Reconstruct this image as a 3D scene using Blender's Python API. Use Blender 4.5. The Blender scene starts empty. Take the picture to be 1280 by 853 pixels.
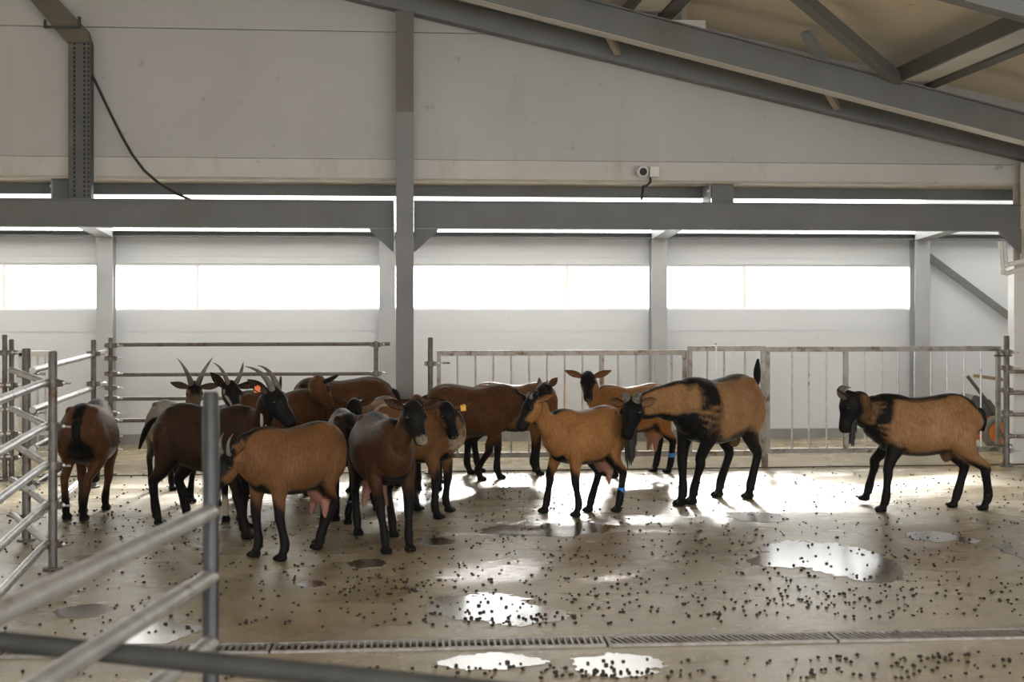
import bpy, bmesh, math, random
import numpy as np
from mathutils import Vector, Matrix, kdtree, noise as mnoise

# ------------------------------------------------------------------ camera, world, sun
C = bpy.context.scene.collection
SC = bpy.context.scene
W, H = 1280.0, 853.0
FPX = 1600.0                      # focal length in photo pixels
YAW = math.atan(0.0837)           # the camera looks slightly to the right of the wall normal
HZ = 373.0                        # horizon row
EYE = 1.5
CAM = Vector((0, 0, EYE))
RGT = Vector((math.cos(YAW), -math.sin(YAW), 0))
FWD = Vector((math.sin(YAW), math.cos(YAW), 0))

cam = bpy.data.cameras.new('camera')
cam.sensor_width = 36.0
cam.lens = 36.0 * FPX / W
cam.shift_y = (HZ - H / 2) / W
cam.dof.use_dof = True
cam.dof.focus_distance = 8.6
cam.dof.aperture_fstop = 2.8
cam.clip_start = 0.05
co = bpy.data.objects.new('camera', cam)
C.objects.link(co)
co.location = CAM
co.rotation_euler = (math.pi / 2, 0, -YAW)
SC.camera = co

wd = bpy.data.worlds.new('overcast_sky')
SC.world = wd
wd.use_nodes = True
wn = wd.node_tree.nodes
wn['Background'].inputs[0].default_value = (1.0, 1.0, 1.0, 1)
wn['Background'].inputs[1].default_value = 4.2

sun = bpy.data.lights.new('sun', 'SUN')
sun.energy = 33.0
sun.angle = math.radians(12)
sun.color = (1.0, 0.97, 0.92)
so = bpy.data.objects.new('sun', sun)
C.objects.link(so)
SUN_EL, SUN_AZ = math.radians(24.5), math.radians(8)
sdir = Vector((-math.sin(SUN_AZ) * math.cos(SUN_EL), -math.cos(SUN_AZ) * math.cos(SUN_EL), -math.sin(SUN_EL)))
so.rotation_euler = sdir.to_track_quat('-Z', 'Y').to_euler()
so.location = (4, 25, 12)

SC.view_settings.view_transform = 'Standard'
SC.view_settings.look = 'None'
SC.view_settings.gamma = 1.0
SC.view_settings.use_curve_mapping = False
SC.view_settings.exposure = 0.15
SC.cycles.use_denoising = True
SC.cycles.max_bounces = 8
SC.cycles.diffuse_bounces = 5
SC.cycles.glossy_bounces = 4
SC.cycles.transparent_max_bounces = 8
SC.cycles.sample_clamp_indirect = 6.0
SC.cycles.caustics_reflective = False

# ------------------------------------------------------------------ pixel helpers (photo measurements -> metres)
def ray(px, py):
    return FWD + RGT * ((px - W / 2) / FPX) + Vector((0, 0, (HZ - py) / FPX))
def AT(px, py, depth):
    return CAM + ray(px, py) * depth
def G(px, py, z=0.0):
    r = ray(px, py)
    return CAM + r * ((z - EYE) / r.z)
def PY(px, py, Y):
    r = ray(px, py)
    return CAM + r * (Y / r.y)
def XY(px, Y):
    return PY(px, HZ, Y).x

# ------------------------------------------------------------------ materials
def new_mat(name):
    m = bpy.data.materials.new(name)
    m.use_nodes = True
    nt = m.node_tree
    b = nt.nodes['Principled BSDF']
    return m, nt, b
def N(nt, t, **kw):
    n = nt.nodes.new(t)
    for k, v in kw.items():
        if k in n.inputs.keys():
            n.inputs[k].default_value = v
        else:
            setattr(n, k, v)
    return n
def ramp(nt, fac, stops):
    r = nt.nodes.new('ShaderNodeValToRGB')
    while len(r.color_ramp.elements) < len(stops):
        r.color_ramp.elements.new(0.5)
    for e, (p, c) in zip(r.color_ramp.elements, stops):
        e.position = p
        e.color = (*c, 1) if len(c) == 3 else c
    nt.links.new(fac, r.inputs[0])
    return r.outputs[0]
def mixc(nt, fac, a, b, mode='MIX'):
    n = nt.nodes.new('ShaderNodeMix')
    n.data_type = 'RGBA'
    n.blend_type = mode
    for i, v in ((0, fac), (6, a), (7, b)):
        if hasattr(v, 'links'):
            nt.links.new(v, n.inputs[i])
        elif i == 0:
            n.inputs[0].default_value = v
        else:
            n.inputs[i].default_value = (*v, 1)
    return n.outputs[2]
def math_(nt, op, a, b=None, clamp=False):
    n = nt.nodes.new('ShaderNodeMath')
    n.operation = op
    n.use_clamp = clamp
    for i, v in enumerate((a, b)):
        if v is None:
            continue
        if hasattr(v, 'links'):
            nt.links.new(v, n.inputs[i])
        else:
            n.inputs[i].default_value = v
    return n.outputs[0]
def coords(nt, kind='Object', scale=(1, 1, 1)):
    tc = nt.nodes.new('ShaderNodeTexCoord')
    mp = nt.nodes.new('ShaderNodeMapping')
    mp.inputs['Scale'].default_value = scale
    nt.links.new(tc.outputs[kind], mp.inputs[0])
    return mp.outputs[0]
def noise_(nt, vec, scale, detail=4, rough=0.55):
    n = nt.nodes.new('ShaderNodeTexNoise')
    n.inputs['Scale'].default_value = scale
    n.inputs['Detail'].default_value = detail
    n.inputs['Roughness'].default_value = rough
    nt.links.new(vec, n.inputs['Vector'])
    return n.outputs[0]
def bump(nt, b, height, strength=0.3, dist=0.01):
    n = nt.nodes.new('ShaderNodeBump')
    n.inputs['Strength'].default_value = strength
    n.inputs['Distance'].default_value = dist
    nt.links.new(height, n.inputs['Height'])
    nt.links.new(n.outputs[0], b.inputs['Normal'])

def speckled(name, c1, c2, scale=6, rough=0.5, metal=0.0, bstr=0.15, stain=None, sc3=(1, 1, 1), rust=0.0):
    m, nt, b = new_mat(name)
    v = coords(nt, 'Object', sc3)
    n1 = noise_(nt, v, scale)
    col = ramp(nt, n1, [(0.3, c1), (0.7, c2)])
    if stain:
        n2 = noise_(nt, v, 1.3, 8, 0.65)
        f = math_(nt, 'MULTIPLY', math_(nt, 'SUBTRACT', n2, 0.52), 4.0, True)
        col = mixc(nt, f, col, stain)
    if rust:
        n3 = noise_(nt, v, 9, 8, 0.7)
        f = math_(nt, 'MULTIPLY', math_(nt, 'SUBTRACT', n3, 0.62 - 0.1 * rust), 8.0, True)
        col = mixc(nt, f, col, (0.12, 0.055, 0.025))
    nt.links.new(col, b.inputs['Base Color'])
    b.inputs['Roughness'].default_value = rough
    b.inputs['Metallic'].default_value = metal
    if bstr:
        bump(nt, b, noise_(nt, v, scale * 8, 3), bstr, 0.004)
    return m

M = {}
M['paint'] = speckled('grey_painted_steel', (0.115, 0.119, 0.119), (0.142, 0.145, 0.143), 3, 0.5, 0, 0.05, stain=(0.125, 0.115, 0.10))
M['paint_dark'] = speckled('dark_grey_steel', (0.10, 0.104, 0.102), (0.13, 0.13, 0.126), 3, 0.55, 0, 0.05, stain=(0.085, 0.078, 0.065))
M['paint_light'] = speckled('light_grey_steel', (0.315, 0.325, 0.335), (0.365, 0.375, 0.382), 3, 0.5, 0, 0.05)
M['galv'] = speckled('galvanised_pipe', (0.42, 0.42, 0.42), (0.60, 0.60, 0.59), 14, 0.38, 0.75, 0.1, rust=0.35)
M['galv_dirty'] = speckled('dirty_galvanised_pipe', (0.22, 0.20, 0.175), (0.36, 0.34, 0.31), 10, 0.5, 0.55, 0.15, rust=1.0)
M['near_post'] = speckled('dull_grey_pipe', (0.028, 0.029, 0.031), (0.05, 0.052, 0.054), 10, 0.36, 0.35, 0.1, rust=0.2)
M['dirty_pipe'] = speckled('dark_dirty_pipe', (0.115, 0.108, 0.10), (0.19, 0.18, 0.168), 10, 0.5, 0.5, 0.15, rust=0.8)
M['clamp'] = speckled('cast_clamp_steel', (0.13, 0.12, 0.105), (0.24, 0.22, 0.20), 20, 0.5, 0.6, 0.2, rust=0.9)
M['dark_rail'] = speckled('dark_weathered_rail', (0.035, 0.037, 0.036), (0.06, 0.062, 0.06), 8, 0.6, 0.2, 0.1)
M['paint_roof'] = speckled('roof_grey_steel', (0.15, 0.155, 0.155), (0.18, 0.184, 0.182), 3, 0.5, 0, 0.05, stain=(0.14, 0.13, 0.11))
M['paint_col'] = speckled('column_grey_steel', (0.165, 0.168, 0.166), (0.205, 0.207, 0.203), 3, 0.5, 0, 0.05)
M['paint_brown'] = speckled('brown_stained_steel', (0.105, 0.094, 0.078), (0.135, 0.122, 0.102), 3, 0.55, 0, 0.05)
M['pale_plate'] = speckled('pale_steel_plate', (0.62, 0.61, 0.59), (0.70, 0.69, 0.67), 3, 0.5, 0, 0.05)  # pale tone stands for light on steel undersides
M['bolt'] = speckled('bright_zinc_bolt', (0.55, 0.55, 0.55), (0.7, 0.7, 0.7), 20, 0.3, 0.8, 0)
M['white_pvc'] = speckled('white_pvc', (0.66, 0.65, 0.63), (0.74, 0.73, 0.71), 5, 0.35, 0, 0, stain=(0.6, 0.57, 0.5))
M['black_rubber'] = speckled('black_rubber', (0.012, 0.012, 0.012), (0.022, 0.021, 0.02), 20, 0.6, 0, 0)
M['glass_dark'] = speckled('dark_lens', (0.006, 0.006, 0.007), (0.01, 0.01, 0.012), 5, 0.6, 0, 0)
M['orange'] = speckled('orange_plastic', (0.62, 0.17, 0.015), (0.72, 0.22, 0.02), 6, 0.45, 0, 0, stain=(0.35, 0.11, 0.03))
M['wood'] = speckled('weathered_wood', (0.30, 0.22, 0.12), (0.42, 0.33, 0.2), 4, 0.7, 0, 0.1, sc3=(1, 1, 8))
M['tyre'] = speckled('dusty_tyre', (0.16, 0.145, 0.12), (0.24, 0.22, 0.18), 12, 0.85, 0, 0.3)
M['tray_metal'] = speckled('perforated_tray_metal', (0.075, 0.078, 0.076), (0.105, 0.107, 0.103), 6, 0.55, 0.1, 0.05, stain=(0.085, 0.075, 0.058))
M['rusty'] = speckled('rusty_tray_metal', (0.095, 0.088, 0.072), (0.125, 0.105, 0.072), 5, 0.6, 0.2, 0.1, rust=0.6)
M['grate'] = speckled('drain_grate_steel', (0.26, 0.24, 0.21), (0.42, 0.40, 0.37), 20, 0.45, 0.5, 0.15, rust=0.5)
M['trough'] = speckled('dark_drain_trough', (0.02, 0.016, 0.012), (0.035, 0.028, 0.02), 8, 0.9, 0, 0)
M['dung'] = speckled('dark_dropping', (0.014, 0.010, 0.007), (0.03, 0.02, 0.013), 60, 0.55, 0, 0)
M['horn'] = speckled('grey_horn', (0.07, 0.062, 0.055), (0.17, 0.155, 0.135), 25, 0.5, 0, 0.3, sc3=(1, 1, 1))
M['eye'] = speckled('dark_eye', (0.012, 0.009, 0.007), (0.03, 0.02, 0.01), 30, 0.08, 0, 0)
M['beard'] = speckled('black_hair', (0.009, 0.009, 0.009), (0.022, 0.02, 0.018), 40, 0.6, 0, 0.3, sc3=(1, 1, 0.2))
M['tag_orange'] = speckled('orange_tag', (0.85, 0.17, 0.02), (0.9, 0.2, 0.03), 10, 0.4, 0, 0)
M['tag_yellow'] = speckled('yellow_tag', (0.85, 0.42, 0.02), (0.9, 0.5, 0.03), 10, 0.4, 0, 0)
M['band_blue'] = speckled('blue_band', (0.02, 0.17, 0.55), (0.03, 0.22, 0.65), 10, 0.45, 0, 0)
M['band_navy'] = speckled('dark_blue_band', (0.015, 0.05, 0.10), (0.02, 0.06, 0.12), 10, 0.45, 0, 0)
M['plinth'] = speckled('concrete_plinth', (0.22, 0.22, 0.215), (0.29, 0.285, 0.275), 5, 0.8, 0, 0.2)
M['soffit'] = speckled('beige_soffit', (0.42, 0.37, 0.29), (0.55, 0.50, 0.42), 4, 0.7, 0, 0.05, stain=(0.34, 0.27, 0.18))
M['sheet'] = speckled('outdoor_ground', (0.58, 0.57, 0.55), (0.66, 0.65, 0.63), 1, 0.9, 0, 0)

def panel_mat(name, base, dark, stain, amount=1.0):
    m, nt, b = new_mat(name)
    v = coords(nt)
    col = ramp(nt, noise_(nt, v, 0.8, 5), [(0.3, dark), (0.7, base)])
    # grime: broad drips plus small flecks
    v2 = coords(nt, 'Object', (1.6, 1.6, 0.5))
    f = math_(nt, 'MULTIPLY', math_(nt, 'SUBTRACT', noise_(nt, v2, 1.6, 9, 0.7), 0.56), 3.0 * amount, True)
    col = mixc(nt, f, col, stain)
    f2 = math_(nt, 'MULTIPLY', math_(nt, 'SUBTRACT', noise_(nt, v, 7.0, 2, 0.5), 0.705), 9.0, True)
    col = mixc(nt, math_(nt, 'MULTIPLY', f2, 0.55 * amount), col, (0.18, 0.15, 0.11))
    nt.links.new(col, b.inputs['Base Color'])
    b.inputs['Roughness'].default_value = 0.45
    w = nt.nodes.new('ShaderNodeTexWave')
    w.bands_direction = 'Z'
    w.inputs['Scale'].default_value = 9.0
    nt.links.new(v, w.inputs[0])
    bump(nt, b, w.outputs[1], 0.04, 0.004)
    return m
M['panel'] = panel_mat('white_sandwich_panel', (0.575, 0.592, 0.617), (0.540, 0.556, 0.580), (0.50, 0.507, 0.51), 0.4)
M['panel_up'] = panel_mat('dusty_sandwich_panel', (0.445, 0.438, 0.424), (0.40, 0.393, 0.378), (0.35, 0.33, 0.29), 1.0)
M['flash'] = panel_mat('stained_flashing', (0.55, 0.535, 0.50), (0.48, 0.46, 0.42), (0.36, 0.31, 0.23), 1.5)
M['ceil'] = panel_mat('tan_roof_panel', (0.88, 0.81, 0.69), (0.84, 0.765, 0.645), (0.78, 0.69, 0.56), 0.8)

def pane_mat():
    m, nt, b = new_mat('window_glass')
    nt.nodes.remove(b)
    out = nt.nodes['Material Output']
    t = N(nt, 'ShaderNodeBsdfTransparent')
    t.inputs[0].default_value = (0.97, 0.98, 0.98, 1)
    g = N(nt, 'ShaderNodeBsdfGlossy')
    g.inputs['Roughness'].default_value = 0.08
    tl = N(nt, 'ShaderNodeBsdfTranslucent')
    tl.inputs[0].default_value = (0.9, 0.92, 0.92, 1)
    fr = N(nt, 'ShaderNodeFresnel')
    fr.inputs[0].default_value = 1.45
    mx0 = N(nt, 'ShaderNodeMixShader')
    mx0.inputs[0].default_value = 0.12
    nt.links.new(t.outputs[0], mx0.inputs[1])
    nt.links.new(tl.outputs[0], mx0.inputs[2])
    mx = N(nt, 'ShaderNodeMixShader')
    nt.links.new(fr.outputs[0], mx.inputs[0])
    nt.links.new(mx0.outputs[0], mx.inputs[1])
    nt.links.new(g.outputs[0], mx.inputs[2])
    nt.links.new(mx.outputs[0], out.inputs[0])
    return m
M['glass'] = pane_mat()
def polycarb():
    m, nt, b = new_mat('translucent_roof_sheet')
    nt.nodes.remove(b)
    out = nt.nodes['Material Output']
    d = N(nt, 'ShaderNodeBsdfDiffuse'); d.inputs[0].default_value = (0.8, 0.8, 0.78, 1)
    t = N(nt, 'ShaderNodeBsdfTranslucent'); t.inputs[0].default_value = (0.85, 0.85, 0.83, 1)
    mx = N(nt, 'ShaderNodeMixShader'); mx.inputs[0].default_value = 0.60
    nt.links.new(d.outputs[0], mx.inputs[1]); nt.links.new(t.outputs[0], mx.inputs[2])
    nt.links.new(mx.outputs[0], out.inputs[0])
    return m
M['polycarb'] = polycarb()
M['frame_white'] = speckled('white_window_frame', (0.8, 0.8, 0.79), (0.85, 0.85, 0.84), 4, 0.4, 0, 0)

def floor_mat():
    m, nt, b = new_mat('wet_dirty_concrete')
    v = coords(nt)
    big = noise_(nt, v, 0.55, 6, 0.6)
    mid = noise_(nt, v, 3.0, 8, 0.65)
    fine = noise_(nt, v, 34, 8, 0.75)
    col = ramp(nt, big, [(0.32, (0.305, 0.250, 0.158)), (0.52, (0.37, 0.312, 0.208)), (0.72, (0.41, 0.357, 0.258))])
    col2 = ramp(nt, mid, [(0.34, (0.68, 0.65, 0.60)), (0.5, (0.92, 0.91, 0.89)), (0.66, (1.1, 1.1, 1.1))])
    col = mixc(nt, 0.75, col, col2, 'MULTIPLY')
    f = math_(nt, 'MULTIPLY', math_(nt, 'SUBTRACT', fine, 0.56), 6.0, True)
    col = mixc(nt, math_(nt, 'MULTIPLY', f, 0.55), col, (0.075, 0.05, 0.03))
    grit = noise_(nt, v, 140, 4, 0.7)
    col = mixc(nt, 0.8, col, ramp(nt, grit, [(0.35, (0.62, 0.6, 0.57)), (0.62, (1.2, 1.2, 1.2))]), 'MULTIPLY')
    nt.links.new(col, b.inputs['Base Color'])
    vs = coords(nt, 'Object', (0.8, 1.4, 1))
    wet = noise_(nt, vs, 0.9, 7, 0.6)
    r = math_(nt, 'MULTIPLY', math_(nt, 'SUBTRACT', wet, 0.40), 3.2, True)
    rr = nt.nodes.new('ShaderNodeMapRange')
    rr.inputs['To Min'].default_value = 0.15
    rr.inputs['To Max'].default_value = 0.46
    nt.links.new(r, rr.inputs[0])
    nt.links.new(rr.outputs[0], b.inputs['Roughness'])
    b.inputs['Specular IOR Level'].default_value = 0.5
    h = math_(nt, 'ADD', math_(nt, 'MULTIPLY', mid, 0.6), math_(nt, 'ADD', math_(nt, 'MULTIPLY', fine, 0.5), math_(nt, 'MULTIPLY', grit, 0.12)))
    bump(nt, b, h, 0.34, 0.014)
    return m
M['floor'] = floor_mat()

def water_mat():
    m, nt, b = new_mat('puddle_water')
    v = coords(nt)
    col = ramp(nt, noise_(nt, v, 4, 4), [(0.3, (0.10, 0.075, 0.05)), (0.7, (0.15, 0.12, 0.085))])
    nt.links.new(col, b.inputs['Base Color'])
    b.inputs['Roughness'].default_value = 0.20
    b.inputs['IOR'].default_value = 1.4
    b.inputs['Coat Weight'].default_value = 1.0
    b.inputs['Coat Roughness'].default_value = 0.15
    bump(nt, b, noise_(nt, v, 14, 4, 0.6), 0.10, 0.008)
    return m
M['water'] = water_mat()

def coat_mat(name, c1, c2, pale=(0.42, 0.36, 0.28), black=(0.0075, 0.007, 0.0068)):
    m, nt, b = new_mat(name)
    at = nt.nodes.new('ShaderNodeAttribute')
    at.attribute_name = 'coat'
    sp = nt.nodes.new('ShaderNodeSeparateColor')
    nt.links.new(at.outputs['Color'], sp.inputs[0])
    v = coords(nt)
    vh = coords(nt, 'Object', (1.0, 1.0, 0.22))
    hair = noise_(nt, vh, 95, 3, 0.6)
    patch = noise_(nt, v, 6, 5, 0.6)
    base = ramp(nt, patch, [(0.3, c1), (0.7, c2)])
    hv = ramp(nt, hair, [(0.3, (0.62, 0.6, 0.58)), (0.7, (1.15, 1.15, 1.15))])
    base = mixc(nt, 0.8, base, hv, 'MULTIPLY')
    edge = math_(nt, 'MULTIPLY', math_(nt, 'SUBTRACT', math_(nt, 'ADD', hair, patch), 1.0), 0.8)
    def mask(ch):
        x = math_(nt, 'ADD', sp.outputs[ch], edge)
        return math_(nt, 'MULTIPLY', math_(nt, 'SUBTRACT', x, 0.22), 1.75, True)
    col = mixc(nt, mask(0), base, black)
    col = mixc(nt, mask(1), col, pale)
    col = mixc(nt, mask(2), col, (0.30, 0.145, 0.11))
    nt.links.new(col, b.inputs['Base Color'])
    b.inputs['Roughness'].default_value = 0.6
    b.inputs['Specular IOR Level'].default_value = 0.15
    b.inputs['Sheen Weight'].default_value = 0.02
    b.inputs['Sheen Roughness'].default_value = 0.4
    bump(nt, b, math_(nt, 'ADD', hair, math_(nt, 'MULTIPLY', patch, 0.5)), 0.35, 0.008)
    return m
COATS = {
    'rust': coat_mat('rust_coat', (0.27, 0.120, 0.040), (0.37, 0.178, 0.066)),
    'brown': coat_mat('brown_coat', (0.135, 0.063, 0.025), (0.20, 0.098, 0.040)),
    'bay': coat_mat('dark_bay_coat', (0.070, 0.031, 0.014), (0.112, 0.051, 0.022)),
    'dark': coat_mat('very_dark_brown_coat', (0.022, 0.013, 0.008), (0.048, 0.025, 0.014)),
    'seal': coat_mat('seal_brown_coat', (0.045, 0.021, 0.010), (0.085, 0.038, 0.017)),
    'buck': coat_mat('tan_buck_coat', (0.25, 0.125, 0.050), (0.36, 0.205, 0.100)),
    'grey': coat_mat('grey_tan_coat', (0.10, 0.062, 0.036), (0.17, 0.115, 0.072)),
}

# ------------------------------------------------------------------ mesh helpers
class MB:
    def __init__(s):
        s.v, s.f = [], []
    def add(s, vs, fs):
        o = len(s.v)
        s.v += [Vector(p) for p in vs]
        s.f += [tuple(i + o for i in f) for f in fs]
        return s
    def box(s, a, b):
        (x0, y0, z0), (x1, y1, z1) = a, b
        x0, x1 = min(x0, x1), max(x0, x1); y0, y1 = min(y0, y1), max(y0, y1); z0, z1 = min(z0, z1), max(z0, z1)
        return s.add([(x0, y0, z0), (x1, y0, z0), (x1, y1, z0), (x0, y1, z0), (x0, y0, z1), (x1, y0, z1), (x1, y1, z1), (x0, y1, z1)],
                     [(3, 2, 1, 0), (4, 5, 6, 7), (0, 1, 5, 4), (1, 2, 6, 5), (2, 3, 7, 6), (3, 0, 4, 7)])
    def bar(s, p, q, w, h, up=(0, 0, 1)):
        p, q, up = Vector(p), Vector(q), Vector(up)
        t = (q - p).normalized()
        u = (up - t * up.dot(t)).normalized()
        d = t.cross(u)
        vs = []
        for e in (p, q):
            for a, b in ((-1, -1), (1, -1), (1, 1), (-1, 1)):
                vs.append(e + d * (a * w / 2) + u * (b * h / 2))
        return s.add(vs, [(3, 2, 1, 0), (4, 5, 6, 7), (0, 1, 5, 4), (1, 2, 6, 5), (2, 3, 7, 6), (3, 0, 4, 7)])
    def ibeam(s, p, q, w, h, tf=0.012, tw=0.012, up=(0, 0, 1)):
        p, q, up = Vector(p), Vector(q), Vector(up)
        t = (q - p).normalized()
        u = (up - t * up.dot(t)).normalized()
        o = u * (h / 2 - tf / 2)
        s.bar(p + o, q + o, w, tf, u); s.bar(p - o, q - o, w, tf, u)
        return s.bar(p, q, tw, h - 2 * tf, u)
    def tube(s, pts, r, n=14, cap=True, radii=None):
        pts = [Vector(p) for p in pts]
        k = len(pts)
        vs, fs = [], []
        prev = None
        for i in range(k):
            t = (pts[min(i + 1, k - 1)] - pts[max(i - 1, 0)]).normalized()
            if prev is None:
                a = Vector((0, 0, 1)) if abs(t.z) < 0.9 else Vector((1, 0, 0))
            else:
                a = prev
            u = (a - t * a.dot(t)).normalized()
            prev = u
            w = t.cross(u)
            rr = radii[i] if radii else r
            for j in range(n):
                an = 2 * math.pi * j / n
                vs.append(pts[i] + (u * math.cos(an) + w * math.sin(an)) * rr)
        for i in range(k - 1):
            for j in range(n):
                fs.append((i * n + j, i * n + (j + 1) % n, (i + 1) * n + (j + 1) % n, (i + 1) * n + j))
        if cap:
            fs.append(tuple(range(n))[::-1])
            fs.append(tuple((k - 1) * n + j for j in range(n)))
        return s.add(vs, fs)
    def prism(s, poly, d):
        d = Vector(d)
        n = len(poly)
        vs = [Vector(p) for p in poly] + [Vector(p) + d for p in poly]
        return s.add(vs, [tuple(range(n))[::-1], tuple(range(n, 2 * n))] + [(i, (i + 1) % n, n + (i + 1) % n, n + i) for i in range(n)])
    def ball(s, c, r, nu=12, nv=8, sc=(1, 1, 1)):
        c = Vector(c)
        vs = [c + Vector((0, 0, r * sc[2]))]
        for i in range(1, nv):
            a = math.pi * i / nv
            for j in range(nu):
                b = 2 * math.pi * j / nu
                vs.append(c + Vector((r * sc[0] * math.sin(a) * math.cos(b), r * sc[1] * math.sin(a) * math.sin(b), r * sc[2] * math.cos(a))))
        vs.append(c - Vector((0, 0, r * sc[2])))
        fs = [(0, 1 + j, 1 + (j + 1) % nu) for j in range(nu)]
        for i in range(nv - 2):
            for j in range(nu):
                a, b = 1 + i * nu + j, 1 + i * nu + (j + 1) % nu
                fs.append((a, a + nu, b + nu, b))
        l = len(vs) - 1
        fs += [(l, l - nu + (j + 1) % nu, l - nu + j) for j in range(nu)]
        return s.add(vs, fs)
    def build(s, name, mat, parent=None, smooth=False, origin=None):
        o0 = Vector(origin) if origin is not None else Vector((0, 0, 0))
        me = bpy.data.meshes.new(name)
        me.from_pydata([v - o0 for v in s.v], [], s.f)
        bm = bmesh.new(); bm.from_mesh(me)
        bmesh.ops.recalc_face_normals(bm, faces=bm.faces)
        bm.to_mesh(me); bm.free()
        if smooth:
            me.polygons.foreach_set('use_smooth', [True] * len(me.polygons))
            try:
                me.set_sharp_from_angle(angle=math.radians(40))
            except Exception:
                pass
        me.materials.append(mat)
        ob = bpy.data.objects.new(name, me)
        C.objects.link(ob)
        ob.location = o0
        if parent:
            ob.parent = parent
            ob.location = o0 - parent_origin(parent)
        return ob
def parent_origin(p):
    v = Vector(p.location)
    while p.parent:
        p = p.parent
        v += p.location
    return v
def tag(o, label, cat, group=None, kind=None):
    if label: o['label'] = label
    if cat: o['category'] = cat
    if group: o['group'] = group
    if kind: o['kind'] = kind
    return o
def thing(name, label, cat, loc=(0, 0, 0), group=None):
    o = bpy.data.objects.new(name, None)
    o.empty_display_size = 0.1
    C.objects.link(o)
    o.location = loc
    return tag(o, label, cat, group)
def struct(o):
    o['kind'] = 'structure'
    return o

# ------------------------------------------------------------------ floor with the drain slot
XL, XR, YB, YF = -11.0, 8.0, 13.4, -3.0      # hall limits
d0, d1 = G(340, 811), G(1280, 793)
dd = (d1 - d0); dd.z = 0; dd.normalize()
dn = Vector((-dd.y, dd.x, 0))
if dn.y < 0: dn = -dn
HWD = 0.082
def dline(x, off):
    p = d0 + dn * off
    return p + dd * ((x - p.x) / dd.x)
mb = MB()
xs = list(np.linspace(XL - 1, XR + 1, 21))
for i in range(20):
    a, b = dline(xs[i], HWD), dline(xs[i + 1], HWD)
    mb.prism([(a.x, a.y, 0), (b.x, b.y, 0), (b.x, 14.2, 0), (a.x, 14.2, 0)], (0, 0, -0.12))
    a, b = dline(xs[i], -HWD), dline(xs[i + 1], -HWD)
    mb.prism([(a.x, YF, 0), (b.x, YF, 0), (b.x, b.y, 0), (a.x, a.y, 0)], (0, 0, -0.12))
struct(mb.build('floor', M['floor']))
mb = MB(); mb.box((-30, -30, -0.14), (26, YF, -0.02))  # unseen pale apron, added to bounce daylight up to the ceiling
struct(mb.build('ground', M['sheet']))
mb = MB()
a0, a1, b0, b1 = dline(XL - 1, HWD), dline(XR + 1, HWD), dline(XL - 1, -HWD), dline(XR + 1, -HWD)
mb.prism([(a0.x, a0.y, -0.10), (a1.x, a1.y, -0.10), (b1.x, b1.y, -0.10), (b0.x, b0.y, -0.10)], (0, 0, -0.02))
struct(mb.build('trim_1', M['trough']))
# joint line in the concrete under the fence
mb = MB()
ja, jb = G(140, 596), G(1250, 581)
mb.bar((ja.x - 3, ja.y, 0.002), (jb.x + 1.5, jb.y, 0.002), 0.02, 0.008)
struct(mb.build('trim_2', M['trough']))

# ------------------------------------------------------------------ walls
ZW0, ZW1, ZT = 1.378, 1.858, 2.185
XC = [XY(131, 13.25), XY(484, 13.25), XY(824, 13.25), XY(1152.5, 13.25)]
mb = MB()
mb.box((XL, YB, 0), (XR, YB + 0.1, 1.150))
mb.box((XL, YB + 0.006, 1.150), (XR, YB + 0.1, 1.156))
mb.box((XL, YB, 1.156), (XR, YB + 0.1, ZW0))
mb.box((XL, YB, ZW1), (XR, YB + 0.1, 1.925))
mb.box((XL, YB + 0.006, 1.925), (XR, YB + 0.1, 1.929))
mb.box((XL, YB, 1.929), (XR, YB + 0.1, ZT - 0.02))
mb.box((XC[3], YB, ZW0), (XR, YB + 0.1, ZW1))
mb.box((XC[3] + 0.1, YB, ZT - 0.02), (XR, YB + 0.1, 2.6))
struct(mb.build('wall_back', M['panel']))
mb = MB()
mb.box((XL, YB - 0.03, 0), (XR, YB, 0.105))
struct(mb.build('baseboard_back', M['plinth']))

# upper gable wall above the beam
def roof_z(x):
    return 3.60 + 0.216 * (4.1 - x)
YU = 11.22
mb = MB()
RX = -4.6                        # ridge
def roofz(x):
    return roof_z(x) if x > RX else roof_z(2 * RX - x)
for z0, z1, dy in ((2.715, 3.815, 0), (3.815, 3.827, 0.03), (3.827, 9, 0)):
    if z1 < 9:
        mb.box((XL, YU + dy, z0), (XR, YU + 0.1, z1))
    else:
        pts = [(XL, YU, z0), (XR, YU, z0), (XR, YU, max(z0 + .01, roofz(XR))), (RX, YU, roofz(RX)), (XL, YU, roofz(XL))]
        mb.prism(pts, (0, 0.1, 0))
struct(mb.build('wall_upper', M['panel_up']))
mb = MB()
mb.box((XL, YU - 0.012, 2.545), (XR, YU + 0.1, 2.709))
struct(mb.build('trim_3', M['flash']))
mb = MB()
mb.box((XL, YU, 2.525), (XR, YU + 0.55, 2.544))
struct(mb.build('trim_4', M['soffit']))
# low annex roof behind the gable wall
mb = MB()
mb.prism([(XL, YU + 0.1, 2.72), (XL, YB + 0.95, 2.60), (XR, YB + 0.95, 2.60), (XR, YU + 0.1, 2.72)], (0, 0, 0.012))
struct(mb.build('ceiling_annex', M['polycarb']))
# hall roof, both slopes
mb = MB()
for xa, xb in ((RX, XR), (XL - 1.5, RX)):
    mb.prism([(xa, YF, roofz(xa)), (xb, YF, roofz(xb)), (xb, YU + 0.3, roofz(xb)), (xa, YU + 0.3, roofz(xa))], (0, 0, 0.1))
struct(mb.build('ceiling', M['ceil']))
# side walls of hall and annex
mb = MB()
mb.box((XR, 2.0, 0), (XR + 0.1, YB + 0.1, 3.1))
struct(mb.build('wall_right', M['panel']))
mb = MB()
mb.box((XL - 0.1, 1.0, 0), (XL, YB + 0.1, 4.2))
struct(mb.build('wall_left', M['panel']))
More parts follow.
